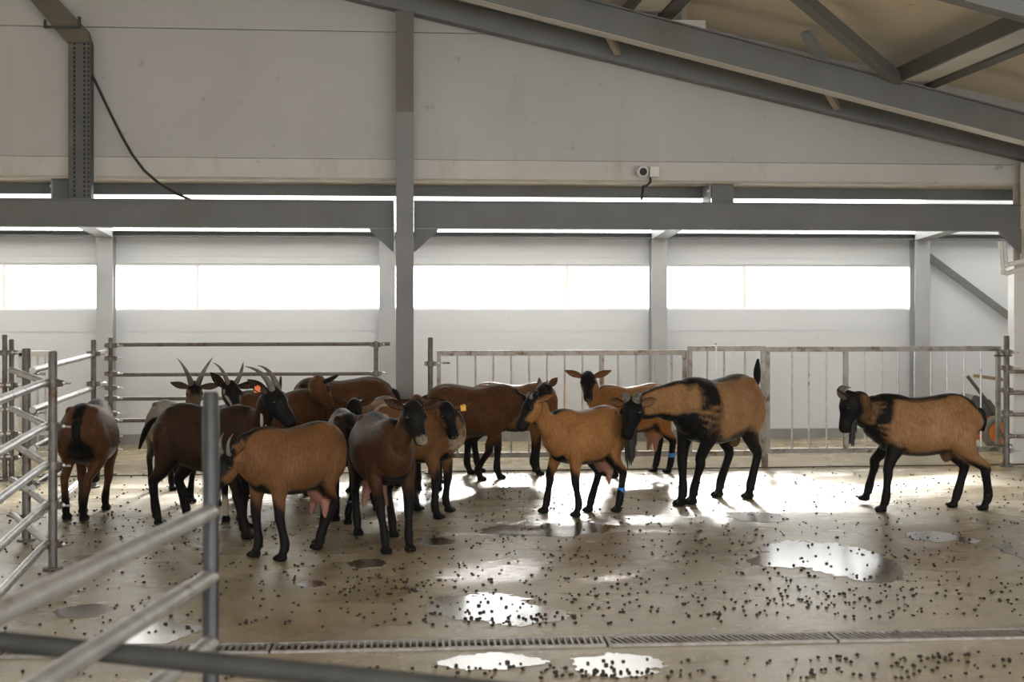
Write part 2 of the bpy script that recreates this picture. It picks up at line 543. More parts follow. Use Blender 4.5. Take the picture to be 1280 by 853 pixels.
# unseen left half gable, added behind the camera to darken the upper wall
mb = MB()
mb.prism([(XL - 1.5, YF - 0.1, 0), (-3.2, YF - 0.1, 0), (-3.2, YF - 0.1, roofz(-3.2)), (RX, YF - 0.1, roofz(RX)), (XL - 1.5, YF - 0.1, roofz(XL - 1.5))], (0, 0.1, 0))
struct(mb.build('wall_front', M['panel_up']))

# ------------------------------------------------------------------ windows
mull = [XY(6, YB + .05), XY(247.5, YB + .05), XY(708.5, YB + .05), XY(930, YB + .05)]
edges = [XL + 0.02] + XC
for i in range(4):
    x0, x1 = edges[i] + 0.0, edges[i + 1]
    w = thing('window_%d' % (i + 1), None, None, ((x0 + x1) / 2, YB, ZW0))
    w['kind'] = 'structure'
    mb = MB()
    f = 0.022
    ya, yb = YB + 0.02, YB + 0.075
    mb.box((x0, ya, ZW0), (x1, yb, ZW0 + f)); mb.box((x0, ya, ZW1 - f), (x1, yb, ZW1))
    mb.box((x0, ya, ZW0), (x0 + f, yb, ZW1)); mb.box((x1 - f, ya, ZW0), (x1, yb, ZW1))
    mb.build('window_frame', M['frame_white'], w)
    MB().box((mull[i] - 0.018, ya, ZW0 + f), (mull[i] + 0.018, yb, ZW1 - f)).build('mullion', M['frame_white'], w)
    for a, b in ((x0 + f, mull[i] - 0.018), (mull[i] + 0.018, x1 - f)):
        MB().box((a, YB + 0.045, ZW0 + f), (b, YB + 0.051, ZW1 - f)).build('pane', M['glass'], w)

# ------------------------------------------------------------------ steel frame
col_lab = ['grey steel column at the far left of the window strip behind the left pens',
           'grey steel rear column half hidden behind the tall front column',
           'grey steel rear column between the third and fourth window bays, above the gate',
           'grey steel rear column at the right end of the window strip']
for i, x in enumerate(XC):
    c = thing('steel_column', col_lab[i], 'column', (x, YB - 0.09, 0), 'rear wall columns')
    mb = MB()
    mb.ibeam((x, YB - 0.09, 0), (x, YB - 0.09, 2.13), 0.165, 0.15, 0.012, 0.012, (0, 1, 0))
    mb.build('column_shaft', M['paint_light'], c)
    mb = MB(); mb.box((x - 0.11, YB - 0.18, 0), (x + 0.11, YB - 0.005, 0.015))
    mb.build('base_plate', M['paint'], c)
    # haunched arm reaching forward from the column head to the front beam
    mb = MB()
    mb.prism([(x - 0.08, YB - 0.16, 2.12), (x - 0.08, YB - 0.16, 2.35), (x - 0.08, 11.3, 2.35), (x - 0.08, 11.3, 2.26)], (0.16, 0, 0))
    mb.build('arm', M['paint_light'], c)
mb = MB()
mb.ibeam((XL, YB - 0.09, 2.156), (XR, YB - 0.09, 2.156), 0.14, 0.06, 0.01)
tag(mb.build('eaves_beam', M['paint']), 'slim grey beam resting along the top of the windowed rear wall', 'beam')
# main beam between the columns of the front row
XF, XF2 = XY(506, 11.05), XY(1281, 11.15)
FB = 11.12
for n, (xa, xb, lab) in enumerate(((XL, XF - 0.095, 'long grey steel beam running left from the tall centre column'),
                                   (XF + 0.078, XF2 - 0.08, 'long grey steel beam running right from the tall centre column'))):
    b = thing('steel_beam', lab, 'beam', ((xa + xb) / 2, FB, 2.1), 'main cross beams')
    MB().ibeam((xa, FB, 2.2225), (xb, FB, 2.2225), 0.15, 0.240, 0.014, 0.10).build('beam_profile', M['paint'], b)
    ends = [xb] if n == 0 else [xa, xb]
    for e in ends:
        sg = 1 if e == xa else -1
        MB().prism([(e, FB - 0.07, 2.10), (e + sg * 0.21, FB - 0.07, 2.10), (e + sg * 0.20, FB - 0.07, 2.075), (e + sg * 0.01, FB - 0.07, 1.90), (e, FB - 0.07, 1.90)], (0, 0.02, 0)).build('gusset', M['paint'], b)
mb = MB()
mb.bar((XL, YU + 0.46, 2.476), (XR - 0.3, YU + 0.46, 2.476), 0.07, 0.098)
tag(mb.build('soffit_purlin', M['paint_dark']), 'dark grey purlin tucked under the beige soffit above the main beam', 'purlin')
for px, lab in ((92, 'dark grey bracket block under the cable tray foot'), (904, 'grey bracket block above the beam, right of the camera')):
    x = XY(px, 11.35)
    c = thing('beam_bracket', lab, 'bracket', (x, 11.35, 2.35))
    MB().box((x - 0.11 if px > 500 else x - 0.17, 11.33, 2.363), (x + 0.09 if px > 500 else x + 0.14, 11.345, 2.525)).build('plate', M['paint'], c)
    MB().box((x - 0.13 if px > 500 else x - 0.19, 11.345, 2.363), (x - 0.115 if px > 500 else x - 0.175, 11.60, 2.525)).build('cleat', M['paint_light'], c)
    MB().ball((x - 0.135 if px > 500 else x - 0.19, 11.36, 2.47), 0.016).build('bolt', M['bolt'], c, True)

# gable rafter
ra, rb = PY(517, 18, 11.1), PY(1275, 199, 11.1)
rs = (rb.z - ra.z) / (rb.x - ra.x)
def rafter_z(x):
    return ra.z + rs * (x - ra.x)
up_r = Vector((-rs, 0, 1)).normalized()
mb = MB()
p, q = Vector((RX, 11.1, rafter_z(RX) + 0.1)), Vector((XR, 11.1, rafter_z(XR) + 0.1))
mb.ibeam(p, q, 0.14, 0.20, 0.012, 0.03)
tag(mb.build('gable_rafter', M['paint_roof']), 'sloping dark grey rafter lying against the upper gable wall', 'rafter')
xcol = XF
c = thing('steel_column', 'tall grey steel column in the middle rising from floor to sloping rafter', 'column', (xcol, 11.02, 0))
ztop = rafter_z(xcol) - 0.022
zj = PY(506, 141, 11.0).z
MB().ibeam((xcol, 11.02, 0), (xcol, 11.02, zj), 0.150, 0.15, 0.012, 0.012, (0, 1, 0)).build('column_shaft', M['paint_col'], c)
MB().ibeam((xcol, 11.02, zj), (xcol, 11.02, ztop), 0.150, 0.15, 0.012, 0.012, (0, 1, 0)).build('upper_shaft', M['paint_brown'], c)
MB().box((xcol - 0.11, 10.92, 0), (xcol + 0.11, 11.12, 0.015)).build('base_plate', M['paint_dark'], c)
x2 = XF2
c = thing('steel_column', 'pale column at the right edge carrying the end of the beam and rafter', 'column', (x2, 11.2, 0))
MB().ibeam((x2, 11.15, 1.82), (x2, 11.15, rafter_z(x2) - 0.022), 0.15, 0.15, 0.012, 0.012, (0, 1, 0)).build('column_shaft', M['soffit'], c)
MB().box((x2 - 0.085, 11.18, 0), (x2 + 0.12, 11.30, 1.82)).build('white_casing', M['white_pvc'], c)

# roof trusses: chord from measured bottom edge
ca, cb = PY(740, 37, 10.3), PY(1280, 177, 10.3)
cs = (cb.z - ca.z) / (cb.x - ca.x)
def chord_z(x):
    return ca.z + cs * (x - ca.x)
def truss(Y, lab, x1=XR - 0.3):
    t = thing('roof_truss', lab, 'roof truss', (2.0, Y, chord_z(2.0)), 'roof trusses')
    MB().ibeam((RX, Y, chord_z(RX) + 0.115), (x1, Y, chord_z(x1) + 0.115), 0.12, 0.225, 0.012, 0.04).build('chord', M['paint_roof'], t)
    if Y > 9: MB().bar((RX, Y + 0.06, chord_z(RX) + 0.002), (x1, Y + 0.06, chord_z(x1) + 0.002), 0.17, 0.012).build('lower_plate', M['pale_plate'], t)  # strip added; its pale colour stands for light on the chord underside
    return t
t1 = truss(10.3, 'long grey sloping truss chord just in front of the gable rafter')
t2 = truss(7.36, 'grey truss chord crossing the top right corner of the photo')
# short fly braces from the truss to the rafter
for px0, py0, px1, py1 in ((754, 40, 772, 66), (1028, 112, 1046, 134)):
    p, q = PY(px0, py0 - 8, 10.42), PY(px1, py1, 11.05)
    MB().bar(p, q, 0.05, 0.05).build('fly_brace', M['soffit'], t1)
# purlins that run towards the camera over the chords
for x, lab in ((1.93, 'roof purlin nearer the ridge, crossing above the truss at top centre'),
               (4.18, 'roof purlin crossing above the truss chord near the top right')):
    z = chord_z(x) + 0.24 + 0.095
    c = thing('roof_purlin', lab, 'purlin', (x, 8, z - 0.1), 'roof purlins')
    MB().bar((x - 0.09, 0.5, z - 0.02), (x - 0.09, 11.2, z - 0.02), 0.03, 0.12).build('web', M['paint_dark'], c)  # dark colour holds the shade on this face of the purlin
    MB().bar((x + 0.03, 0.5, z - 0.085), (x + 0.03, 11.2, z - 0.085), 0.22, 0.012).build('lower_flange', M['pale_plate'], c)  # light caught by the flange underside is put into its pale colour
    MB().bar((x + 0.22, 0.5, z - 0.09), (x + 0.22, 11.2, z - 0.09), 0.12, 0.03).build('side_angle', M['paint'], c)
# diagonal braces under the roof
p, q = PY(1122, 100, 10.3), PY(995, -8, 9.15)
mb = MB(); mb.bar(p, q, 0.09, 0.09)
tag(mb.build('diagonal_brace', M['paint_roof']), 'thick grey diagonal brace dropping onto the truss chord, right one of two', 'brace')
p, q = PY(1034, 84, 10.50), PY(1007, 40, 10.38)
mb = MB(); mb.bar(p, q, 0.095, 0.05)
tag(mb.build('diagonal_brace', M['paint_light']), 'pale grey steep brace passing behind the truss chord, left one of two', 'brace')
# wall brace on the right
mb = MB(); mb.bar(PY(1160, 320, YB - 0.06), PY(1274, 405, YB - 0.06), 0.02, 0.075, (0, 0, 1))
tag(mb.build('wall_brace', M['paint']), 'flat grey diagonal brace across the wall right of the windows', 'brace')

# hanging box under the ceiling behind the truss
c = thing('hanging_fixture', 'white box hung on a rod under the ceiling, with black cable loops', 'fixture', PY(850, 30, 10.5))
p = PY(832, 31, 10.5)
MB().box((p.x - 0.36, 10.46, p.z - 0.035), (p.x + 0.33, 10.54, p.z + 0.035)).build('housing', M['white_pvc'], c)
r = PY(854, 26, 10.5)
MB().bar((r.x, 10.5, r.z), (r.x, 10.5, roofz(r.x)), 0.04, 0.02, (0, 1, 0)).build('rod', M['paint_light'], c)
pts = []
for i in range(25):
    a = i / 24
    px = 836 + 19 * math.sin(a * math.pi * 2.2) * (1 - a * .4)
    py = -16 + 46 * a + 10 * math.sin(a * 9)
    pts.append(PY(px, py, 10.42))
MB().tube(pts, 0.007, 8).build('cable', M['black_rubber'], c, True)

# ------------------------------------------------------------------ cable tray and cable, security camera, pipes
tz0, tz1 = PY(100, 249, 11.12).z, PY(100, 54, 11.12).z
txl, txr = XY(86, 11.1), XY(114, 11.1)
c = thing('cable_tray', 'tall perforated steel cable tray on the upper wall at left, bending at the top', 'cable tray', ((txl + txr) / 2, 11.1, tz0))
mb = MB()
yb_, yf_ = 11.19, 11.09
MB().box((txl, yb_ - 0.012, tz0), (txr, yb_ - 0.010, tz1)).build('tray_back', M['black_rubber'], c)  # black sheet standing for the shade seen through the slots
# front cover as a grid of strips around rows of slots
xs_ = [txl, txl + 0.040, txl + 0.056, txl + 0.122, txl + 0.138, txl + 0.158, txl + 0.170, txr]
for i in range(0, 8, 2):
    mb.box((xs_[i], yf_, tz0), (xs_[i + 1], yf_ + 0.003, tz1))
nz = 34
for i in (1, 3, 5):
    for k in range(nz):
        za = tz0 + (tz1 - tz0) * k / nz
        mb.box((xs_[i], yf_, za), (xs_[i + 1], yf_ + 0.003, za + (tz1 - tz0) / nz * 0.5))
mb.box((txl, yf_, tz0), (txl + 0.003, yb_, tz1)); mb.box((txr - 0.003, yf_, tz0), (txr, yb_, tz1))
mb.build('tray_upright', M['tray_metal'], c)
def quadpt(px, py): return PY(px, py, yf_)
mb = MB()
poly = [quadpt(84, 54), quadpt(70, 38), quadpt(20, -22), quadpt(52, -22), quadpt(109, 38), quadpt(114, 54)]
mb.prism(poly, (0, 0.09, 0))
mb.build('tray_bend', M['rusty'], c)
mb = MB()
a, b = quadpt(57, 34), quadpt(98, 34)
mb.bar(a + Vector((0, -0.015, 0)), b + Vector((0, -0.015, 0)), 0.02, 0.022)
mb.bar(a + Vector((0, -0.015, -0.01)), a + Vector((0, -0.015, 0.06)), 0.02, 0.02, (0, 1, 0))
mb.bar(b + Vector((0.01, -0.015, -0.01)), b + Vector((0.01, -0.015, 0.085)), 0.02, 0.025, (0, 1, 0))
mb.build('bracket', M['dark_rail'], c)
pts = [PY(px, py, 11.13 - 0.0006 * (px - 114)) for px, py in ((113, 90), (118, 100), (128, 121), (140, 146), (152, 170), (165, 193), (180, 213), (198, 229), (218, 241), (238, 250))]
tag(MB().tube(pts, 0.0115, 8).build('black_cable', M['black_rubber'], None, True), 'loose black cable hanging in a curve from the cable tray', 'cable')

p = PY(803, 214.5, 11.12)
c = thing('security_camera', 'small round white security camera with junction box on the upper wall ledge', 'camera', p)
mb = MB(); mb.tube([p + Vector((0, 0.085, 0)), p + Vector((0, 0.0, 0)), p + Vector((0, -0.035, -0.005)), p + Vector((0, -0.045, -0.006))], 0, 20, True, [0.045, 0.05, 0.05, 0.038])
mb.build('body', M['white_pvc'], c, True)
mb = MB(); mb.tube([p + Vector((0, -0.042, -0.006)), p + Vector((0, -0.052, -0.007))], 0, 16, True, [0.036, 0.030]); mb.build('lens', M['glass_dark'], c, True)
j = PY(818, 215, 11.16)
MB().box((j.x - 0.04, 11.15, j.z - 0.042), (j.x + 0.04, 11.21, j.z + 0.045)).build('junction_box', M['white_pvc'], c)
pts = [PY(px, py, Y) for px, py, Y in ((813, 222, 11.14), (813, 228, 11.14), (809, 232, 11.2), (804, 233, 11.25), (803, 241, 11.3), (802, 250, 11.3))]
MB().tube(pts, 0.011, 8).build('cable', M['black_rubber'], c, True)

c = thing('white_pipes', 'pair of white pipes turning under the beam end at the right edge', 'pipe', PY(1256, 330, 10.9))
for k, (pp, Y) in enumerate(((((1251, 302), (1253, 330), (1254, 340), (1258, 342), (1285, 334), (1330, 322)), 10.9), (((1255, 303), (1257, 326), (1258, 331), (1261, 331), (1285, 325), (1330, 312)), 10.98))):
    mb = MB(); mb.tube([PY(a, b, Y if i < 3 else Y - 0.06 * (i - 3)) for i, (a, b) in enumerate(pp)], 0.021, 12)
    mb.build('pipe', M['white_pvc'], c, True)
    e = PY(pp[2][0], pp[2][1], Y)
    MB().ball(e, 0.028).build('elbow', M['white_pvc'], c, True)

# ------------------------------------------------------------------ fences
def clampbits(post, x, y, z, r, side=(1, 0), mat='clamp'):
    """a pipe clamp around the post with a bolt and tail"""
    mb = MB(); mb.tube([(x, y, z - 0.022), (x, y, z + 0.022)], r + 0.012, 12)
    d = Vector((side[0], side[1], 0)).normalized()
    mb.bar(Vector((x, y, z)) - d * (r + 0.03), Vector((x, y, z)) + d * (r + 0.03), 0.03, 0.036)
    c = mb.build('clamp', M[mat], post)
    mb = MB(); mb.tube([Vector((x, y, z)) + d * (r + 0.01), Vector((x, y, z)) + d * (r + 0.085)], 0.006, 8)
    mb.ball(Vector((x, y, z)) + d * (r + 0.045) + Vector((0, -0.012, 0.004)), 0.011, 8, 6)
    mb.build('bolt', M['bolt'], c, True)
def post(px, depth, ztop, r, lab, clamps=(), mat='dirty_pipe', side=(1, 0), cmat='clamp', group='pipe fence posts', zbot=0):
    p = AT(px, HZ, depth)
    t = thing('fence_post', lab, 'post', (p.x, p.y, zbot), group)
    mb = MB()
    mb.tube([(p.x, p.y, zbot), (p.x, p.y, ztop - 0.008), (p.x, p.y, ztop)], 0, 18, True, [r, r, r * 0.75])
    mb.build('upright', M[mat], t, True)
    MB().tube([(p.x, p.y, zbot), (p.x, p.y, zbot + 0.012)], r + 0.03, 16).build('foot', M[mat], t, True)
    for z in clamps:
        clampbits(t, p.x, p.y, z, r, side, cmat)
    return p
def hurdle(name, lab, segs, r, mat, group='pipe rail panels', cat='railing'):
    a = sum((Vector(s[0]) for s in segs), Vector()) / len(segs)
    t = thing(name, lab, cat, (a.x, a.y, 0), group)
    for s in segs:
        MB().tube(s, r, 14).build('rail', M[mat], t, True)
    return t

ZR = (1.03, 0.79, 0.575, 0.355, 0.14)
pA = post(66, 7.08, 1.205, 0.024, 'dark pipe post at the left pen corner, nearest of the pen posts', ZR, side=(1, -.3))
pB = post(33, 7.92, 1.19, 0.026, 'dark pipe post just behind left pen corner post, second from the camera', ZR, side=(1, .2))
pD = post(117, 10.15, 1.17, 0.021, 'slim pipe post behind the goat alone in the left pen', (1.06, 0.82, 0.57), side=(1, -.2))
pE = post(138.5, 10.86, 1.165, 0.021, 'clamp covered pipe post at the left end of the rear four rail fence', (1.10, 0.99, 0.86, 0.74, 0.65, 0.52, 0.46, 0.33, 0.22), side=(1, -.2))
pF = post(470, 11.05, 1.13, 0.020, 'short pipe post at the right end of the rear four rail fence', (1.10, 0.85))
pG = post(14.5, 10.6, 1.16, 0.021, 'right hand post of the pair of pipe posts at the far left edge', (1.05, 0.78, 0.58, 0.38, 0.18), side=(1, -.2))
pH = post(6, 10.55, 1.2, 0.021, 'left hand post of the pair of pipe posts at the far left edge', (1.05,))
pI = post(538, 10.95, 1.165, 0.022, 'pipe post hinging the barred gate, right of the tall column', (0.94, 0.30))
pJ = post(1258, 11.42, 1.165, 0.026, 'dark pipe post at the right end of the barred gate with rail clamps', (1.02, 0.88, 0.68, 0.48, 0.27, 0.14), side=(1, -.4))
pN = post(263.5, 3.52, 1.243, 0.0225, 'blurred steel pipe post nearest the camera, holding sloping rails', (), mat='near_post', group=None)

# rear four-rail fence between E and the column
hurdle('pipe_railing', 'rear fence of four straight dirty pipe rails left of the tall column',
       [[(pE.x, pE.y, z), (pF.x, pF.y, z), (pF.x + (0.12 if k == 0 else 0.0), pF.y, z)] for k, z in enumerate((1.105, 0.85, 0.645, 0.46))], 0.0165, 'dirty_pipe')
# left pen side, B - D - E, bright rails
off = Vector((0.045, -0.03, 0))
segs = []
for z0, z1 in ((1.055, 1.045), (0.81, 0.775), (0.57, 0.53), (0.33, 0.31), (0.13, 0.12)):
    a, b = pB + off, pE + Vector((-0.05, -0.02, 0))
    segs.append([(a.x, a.y, z0), (b.x, b.y, z1)])
hurdle('pipe_railing', 'bright pipe rails running back along the left pen behind the lone goat', segs, 0.021, 'galv')
# A to B short angled rails
segs = []
for z in ZR:
    a = pB + Vector((-0.05, -0.05, 0)); b = pA + Vector((-0.02, 0.05, 0))
    segs.append([(a.x - 0.03, a.y, z + 0.03), (a.x, a.y - 0.02, z + 0.025), (b.x - 0.03, b.y, z - 0.0), (b.x, b.y - 0.02, z)])
hurdle('pipe_railing', 'short sloping rails joining the two front left pen posts', segs, 0.019, 'galv')
# rails from A towards the lower left
segs = []
for z in ZR:
    a = pA + Vector((-0.03, -0.03, 0)); q = pA + Vector((0.0966, -1.24, 0)) * 1.4
    segs.append([(a.x, a.y, z + 0.005), (a.x + 0.012, a.y - 0.16, z + 0.005), (q.x, q.y, z - 0.0)])
hurdle('pipe_railing', 'five rails running from the left pen corner post out of frame', segs, 0.022, 'galv')
# far-left rails
segs = []
for z in (0.775, 0.575, 0.375, 0.185):
    segs.append([(pG.x, pG.y - 0.03, z + 0.01), (pG.x - 1.0, pG.y - 0.30, z - 0.005)])
hurdle('pipe_railing', 'four short bright rails left of the paired posts at the far left', segs, 0.024, 'galv')
# foreground sloping rails
segs = []
for (x0, y0), (x1, y1) in (((263, 641), (0, 757)), ((263, 723), (108, 803)), ((263, 806), (205, 846))):
    zz = EYE - (y0 - HZ) * 3.5 / FPX
    a = pN + Vector((0.0, 0, 0))
    dirv = (RGT * -0.12 + FWD * -1.1)
    q = a + dirv * 1.5
    segs.append([(a.x, a.y, zz), (q.x, q.y, zz)])
hurdle('pipe_railing', 'blurred bright rails sloping from the nearest post to the lower left', segs, 0.0235, 'galv', None)
a, b = G(-60, 796, 0.70), G(640, 868, 0.70)
mb = MB(); mb.tube([a + (a - b) * 0.5, b + (b - a) * 0.5], 0.0235, 16)
tag(mb.build('near_rail', M['dark_rail'], None, True), 'dark blurred rail crossing the bottom left corner nearest the camera', 'rail')  # backlit shade is put into this rail's dark colour

# barred gates
def gate(lab, pxs, bars, thick, Y, z0, z1, group='barred gates', white_bars=()):
    xa, xb = XY(pxs[0], Y), XY(pxs[1], Y)
    t = thing('barred_gate', lab, 'gate', ((xa + xb) / 2, Y, 0), group)
    mb = MB()
    mb.box((xa, Y - 0.02, z1 - 0.045), (xb, Y + 0.02, z1)); mb.box((xa, Y - 0.02, z0), (xb, Y + 0.02, z0 + 0.045))
    mb.box((xa, Y - 0.02, z0 + 0.045), (xa + 0.035, Y + 0.02, z1 - 0.045)); mb.box((xb - 0.035, Y - 0.02, z0 + 0.045), (xb, Y + 0.02, z1 - 0.045))
    for px in thick:
        x = XY(px, Y); mb.box((x - 0.02, Y - 0.02, z0 + 0.045), (x + 0.02, Y + 0.02, z1 - 0.045))
    mb.build('gate_frame', M['galv_dirty'], t)
    for px in bars:
        x = XY(px, Y)
        MB().tube([(x, Y, z0 + 0.03), (x, Y, z1 - 0.03)], 0.0085, 8).build('bar', M['galv'], t, True)
    return t
GY = 11.22
bars1 = [572 + 22.3 * i for i in range(13) if abs(572 + 22.3 * i - 752) > 9]
g1 = gate('long left barred gate between the hinge post and the chained overlap', (546, 858), bars1, (752,), GY, 0.10, 1.04)
g2 = gate('narrow middle barred gate section behind the big bearded buck, with a chain', (860, 956), [884, 905, 931], (), GY - 0.05, 0.10, 1.075)
bars3 = [990, 1011, 1033, 1081, 1102, 1122.5, 1143, 1163.5, 1184, 1205, 1226]
g3 = gate('wide right barred gate behind the lone buck at right', (957, 1250), bars3, (1057,), GY, 0.11, 1.065)
for z in (0.98, 0.17):
    MB().tube([(XY(1240, GY), GY - 0.04, z), (XY(1262, GY), GY - 0.04, z)], 0.008, 8).build('latch_pin', M['clamp'], g3, True)
MB().tube([(XY(535, GY), GY - 0.05, 0.935), (XY(562, GY), GY - 0.05, 0.935)], 0.008, 8).build('hinge_pin', M['clamp'], g1, True)
x = XY(955, GY); MB().box((x - 0.03, GY - 0.06, 0), (x + 0.02, GY - 0.02, 0.11)).build('stop_block', M['clamp'], g2)
# chain
ch = thing('chain', 'short steel chain hanging from the top of the narrow gate section', 'chain', (XY(895, GY), GY - 0.09, 0.85))
mb = MB()
xch = XY(895, GY - .09)
for k in range(15):
    z = 1.085 - k * 0.018
    pts = []
    for j in range(9):
        an = 2 * math.pi * j / 8
        dx, dz = 0.007 * math.cos(an), 0.013 * math.sin(an)
        pts.append((xch + (dx if k % 2 else 0), GY - 0.09 + (0 if k % 2 else dx), z + dz))
    mb.tube(pts, 0.003, 6, False)
mb.build('links', M['bolt'], ch, True)
MB().ball((xch, GY - 0.09, 1.10), 0.016).build('hook', M['bolt'], ch, True)
# rails right of the end post
segs = []
for py in (464, 490.5, 517, 544):
    z = EYE - (py - HZ) * 11.5 / FPX
    segs.append([(pJ.x, pJ.y - 0.03, z), (pJ.x + 1.1, pJ.y - 0.05, z)])
hurdle('pipe_railing', 'four short rails running right from the gate end post', segs, 0.017, 'galv_dirty')
# pale gate at far left behind pens
t = thing('pale_gate', 'pale barred gate standing by the wall behind the far left posts', 'gate', PY(50, 560, 12.2))
x0, x1 = XY(24, 12.2), XY(70, 12.2)
za, zb = EYE - (437 - HZ) * 12.2 / FPX, EYE - (566 - HZ) * 12.2 / FPX
mb = MB(); mb.box((x0, 12.18, za - 0.05), (x1, 12.22, za)); mb.box((x0, 12.18, zb), (x1, 12.22, zb + 0.05))
mb.box((x0, 12.18, zb), (x0 + 0.04, 12.22, za)); mb.box((x1 - 0.04, 12.18, 0), (x1, 12.22, za)); mb.box((x0, 12.18, 0), (x0 + 0.04, 12.22, zb))
mb.build('gate_frame', M['white_pvc'], t)
for px in (36, 47, 57):
    x = XY(px, 12.2); MB().tube([(x, 12.2, zb + 0.02), (x, 12.2, za - 0.02)], 0.010, 8).build('bar', M['galv'], t, True)

# ------------------------------------------------------------------ wheelbarrow behind the gate
wb = thing('wheelbarrow', 'orange wheelbarrow with a dusty wheel parked behind the gate at right', 'wheelbarrow', PY(1240, 560, 12.3))
def torus(mb, c, R_, r, n=28, m=10):
    c = Vector(c)
    vs, fs = [], []
    for i in range(n):
        a = 2 * math.pi * i / n
        for j in range(m):
            b = 2 * math.pi * j / m
            vs.append(c + Vector(((R_ + r * math.cos(b)) * math.cos(a), r * 1.1 * math.sin(b), (R_ + r * math.cos(b)) * math.sin(a))))
    for i in range(n):
        for j in range(m):
            fs.append((i * m + j, ((i + 1) % n) * m + j, ((i + 1) % n) * m + (j + 1) % m, i * m + (j + 1) % m))
    mb.add(vs, fs)
YW = 12.2
wc = PY(1246, 536, YW)
wc.z = 0.175
mb = MB(); torus(mb, (wc.x, YW - 0.03, wc.z), 0.135, 0.04); mb.build('tyre', M['tyre'], wb, True)
mb = MB(); mb.tube([(wc.x, YW - 0.06, wc.z), (wc.x, YW, wc.z)], 0.105, 24); hub = mb.build('hub', M['orange'], wb, True)
mb = MB(); mb.tube([(wc.x, YW - 0.075, wc.z), (wc.x, YW + 0.02, wc.z)], 0.022, 12); mb.build('axle', M['black_rubber'], wb, True)
tx = PY(1222, 530, YW)
mb = MB()
mb.prism([(tx.x - 0.22, YW + 0.02, 0.10), (tx.x + 0.22, YW + 0.02, 0.10), (tx.x + 0.28, YW + 0.02, 0.33), (tx.x - 0.18, YW + 0.02, 0.33)], (0, 0.35, 0))
mb.build('body', M['orange'], wb)
mb = MB()
a_, b_ = PY(1219, 470, YW), PY(1262, 478, YW)
mb.bar((a_.x, YW + 0.05, a_.z), (b_.x + 0.25, YW + 0.05, b_.z - 0.02), 0.035, 0.035)
mb.build('handle', M['wood'], wb)
p1, p2 = PY(1210, 470, YW), PY(1250, 522, YW)
mb = MB(); mb.bar((p1.x, YW + 0.02, p1.z), (p2.x, YW + 0.02, p2.z), 0.025, 0.028); mb.build('strut', M['paint_dark'], wb)
mb = MB()
q = [PY(px, py, YW + 0.05) for px, py in ((1204, 512), (1218, 494), (1238, 500), (1252, 520), (1245, 530), (1210, 530))]
mb.prism(q, (0, 0.3, 0)); mb.build('tray', M['paint_dark'], wb)
MB().bar((tx.x - 0.17, YW + 0.05, 0), (tx.x - 0.15, YW + 0.05, 0.12), 0.03, 0.03, (0, 1, 0)).build('leg', M['paint_dark'], wb)
MB().bar((tx.x - 0.17, YW + 0.32, 0), (tx.x - 0.15, YW + 0.32, 0.12), 0.03, 0.03, (0, 1, 0)).build('leg', M['paint_dark'], wb)

# ------------------------------------------------------------------ drain grates
def dpt(px):
    r = ray(px, 800); r.z = 0
    # intersect the vertical plane of this pixel column with the drain line
    a = CAM.copy(); a.z = 0
    den = dd.x * r.y - dd.y * r.x
    k = ((a.x - d0.x) * r.y - (a.y - d0.y) * r.x) / den
    p = d0 + dd * k
    return Vector((p.x, p.y, 0))
secs = [(-190, 338, 'drain grate at the left, partly behind the nearest post'), (341, 755, 'second drain grate from the left, in the middle of the foreground floor'),
        (758, 1039, 'third drain grate from the left'), (1042, 1470, 'drain grate at the right edge of the floor')]
for pa, pb, lab in secs:
    a, b = dpt(pa), dpt(pb)
    t = thing('drain_grate', lab, 'drain grate', (a + b) / 2, 'drain channel grates')
    mb = MB()
    for o in (-1, 1):
        mb.bar(a + dn * (o * 0.068) + Vector((0, 0, 0.001)), b + dn * (o * 0.068) + Vector((0, 0, 0.001)), 0.022, 0.018)
    mb.bar(a - dn * 0.07 + dd * .008, a + dn * 0.07 + dd * .008, 0.016, 0.018); mb.bar(b - dn * 0.07 - dd * .008, b + dn * 0.07 - dd * .008, 0.016, 0.018)
    mb.build('grate_frame', M['grate'], t)
    mb = MB()
    L = (b - a).length
    n = int(L / 0.028)
    sk = 0.0 if pb < 760 else 0.035
    for i in range(1, n):
        c0 = a + dd * (L * i / n)
        mb.bar(c0 - dn * 0.06 + dd * sk * 0.6, c0 + dn * 0.06 - dd * sk * 0.6, 0.010, 0.014)
    mb.build('slats', M['grate'], t)

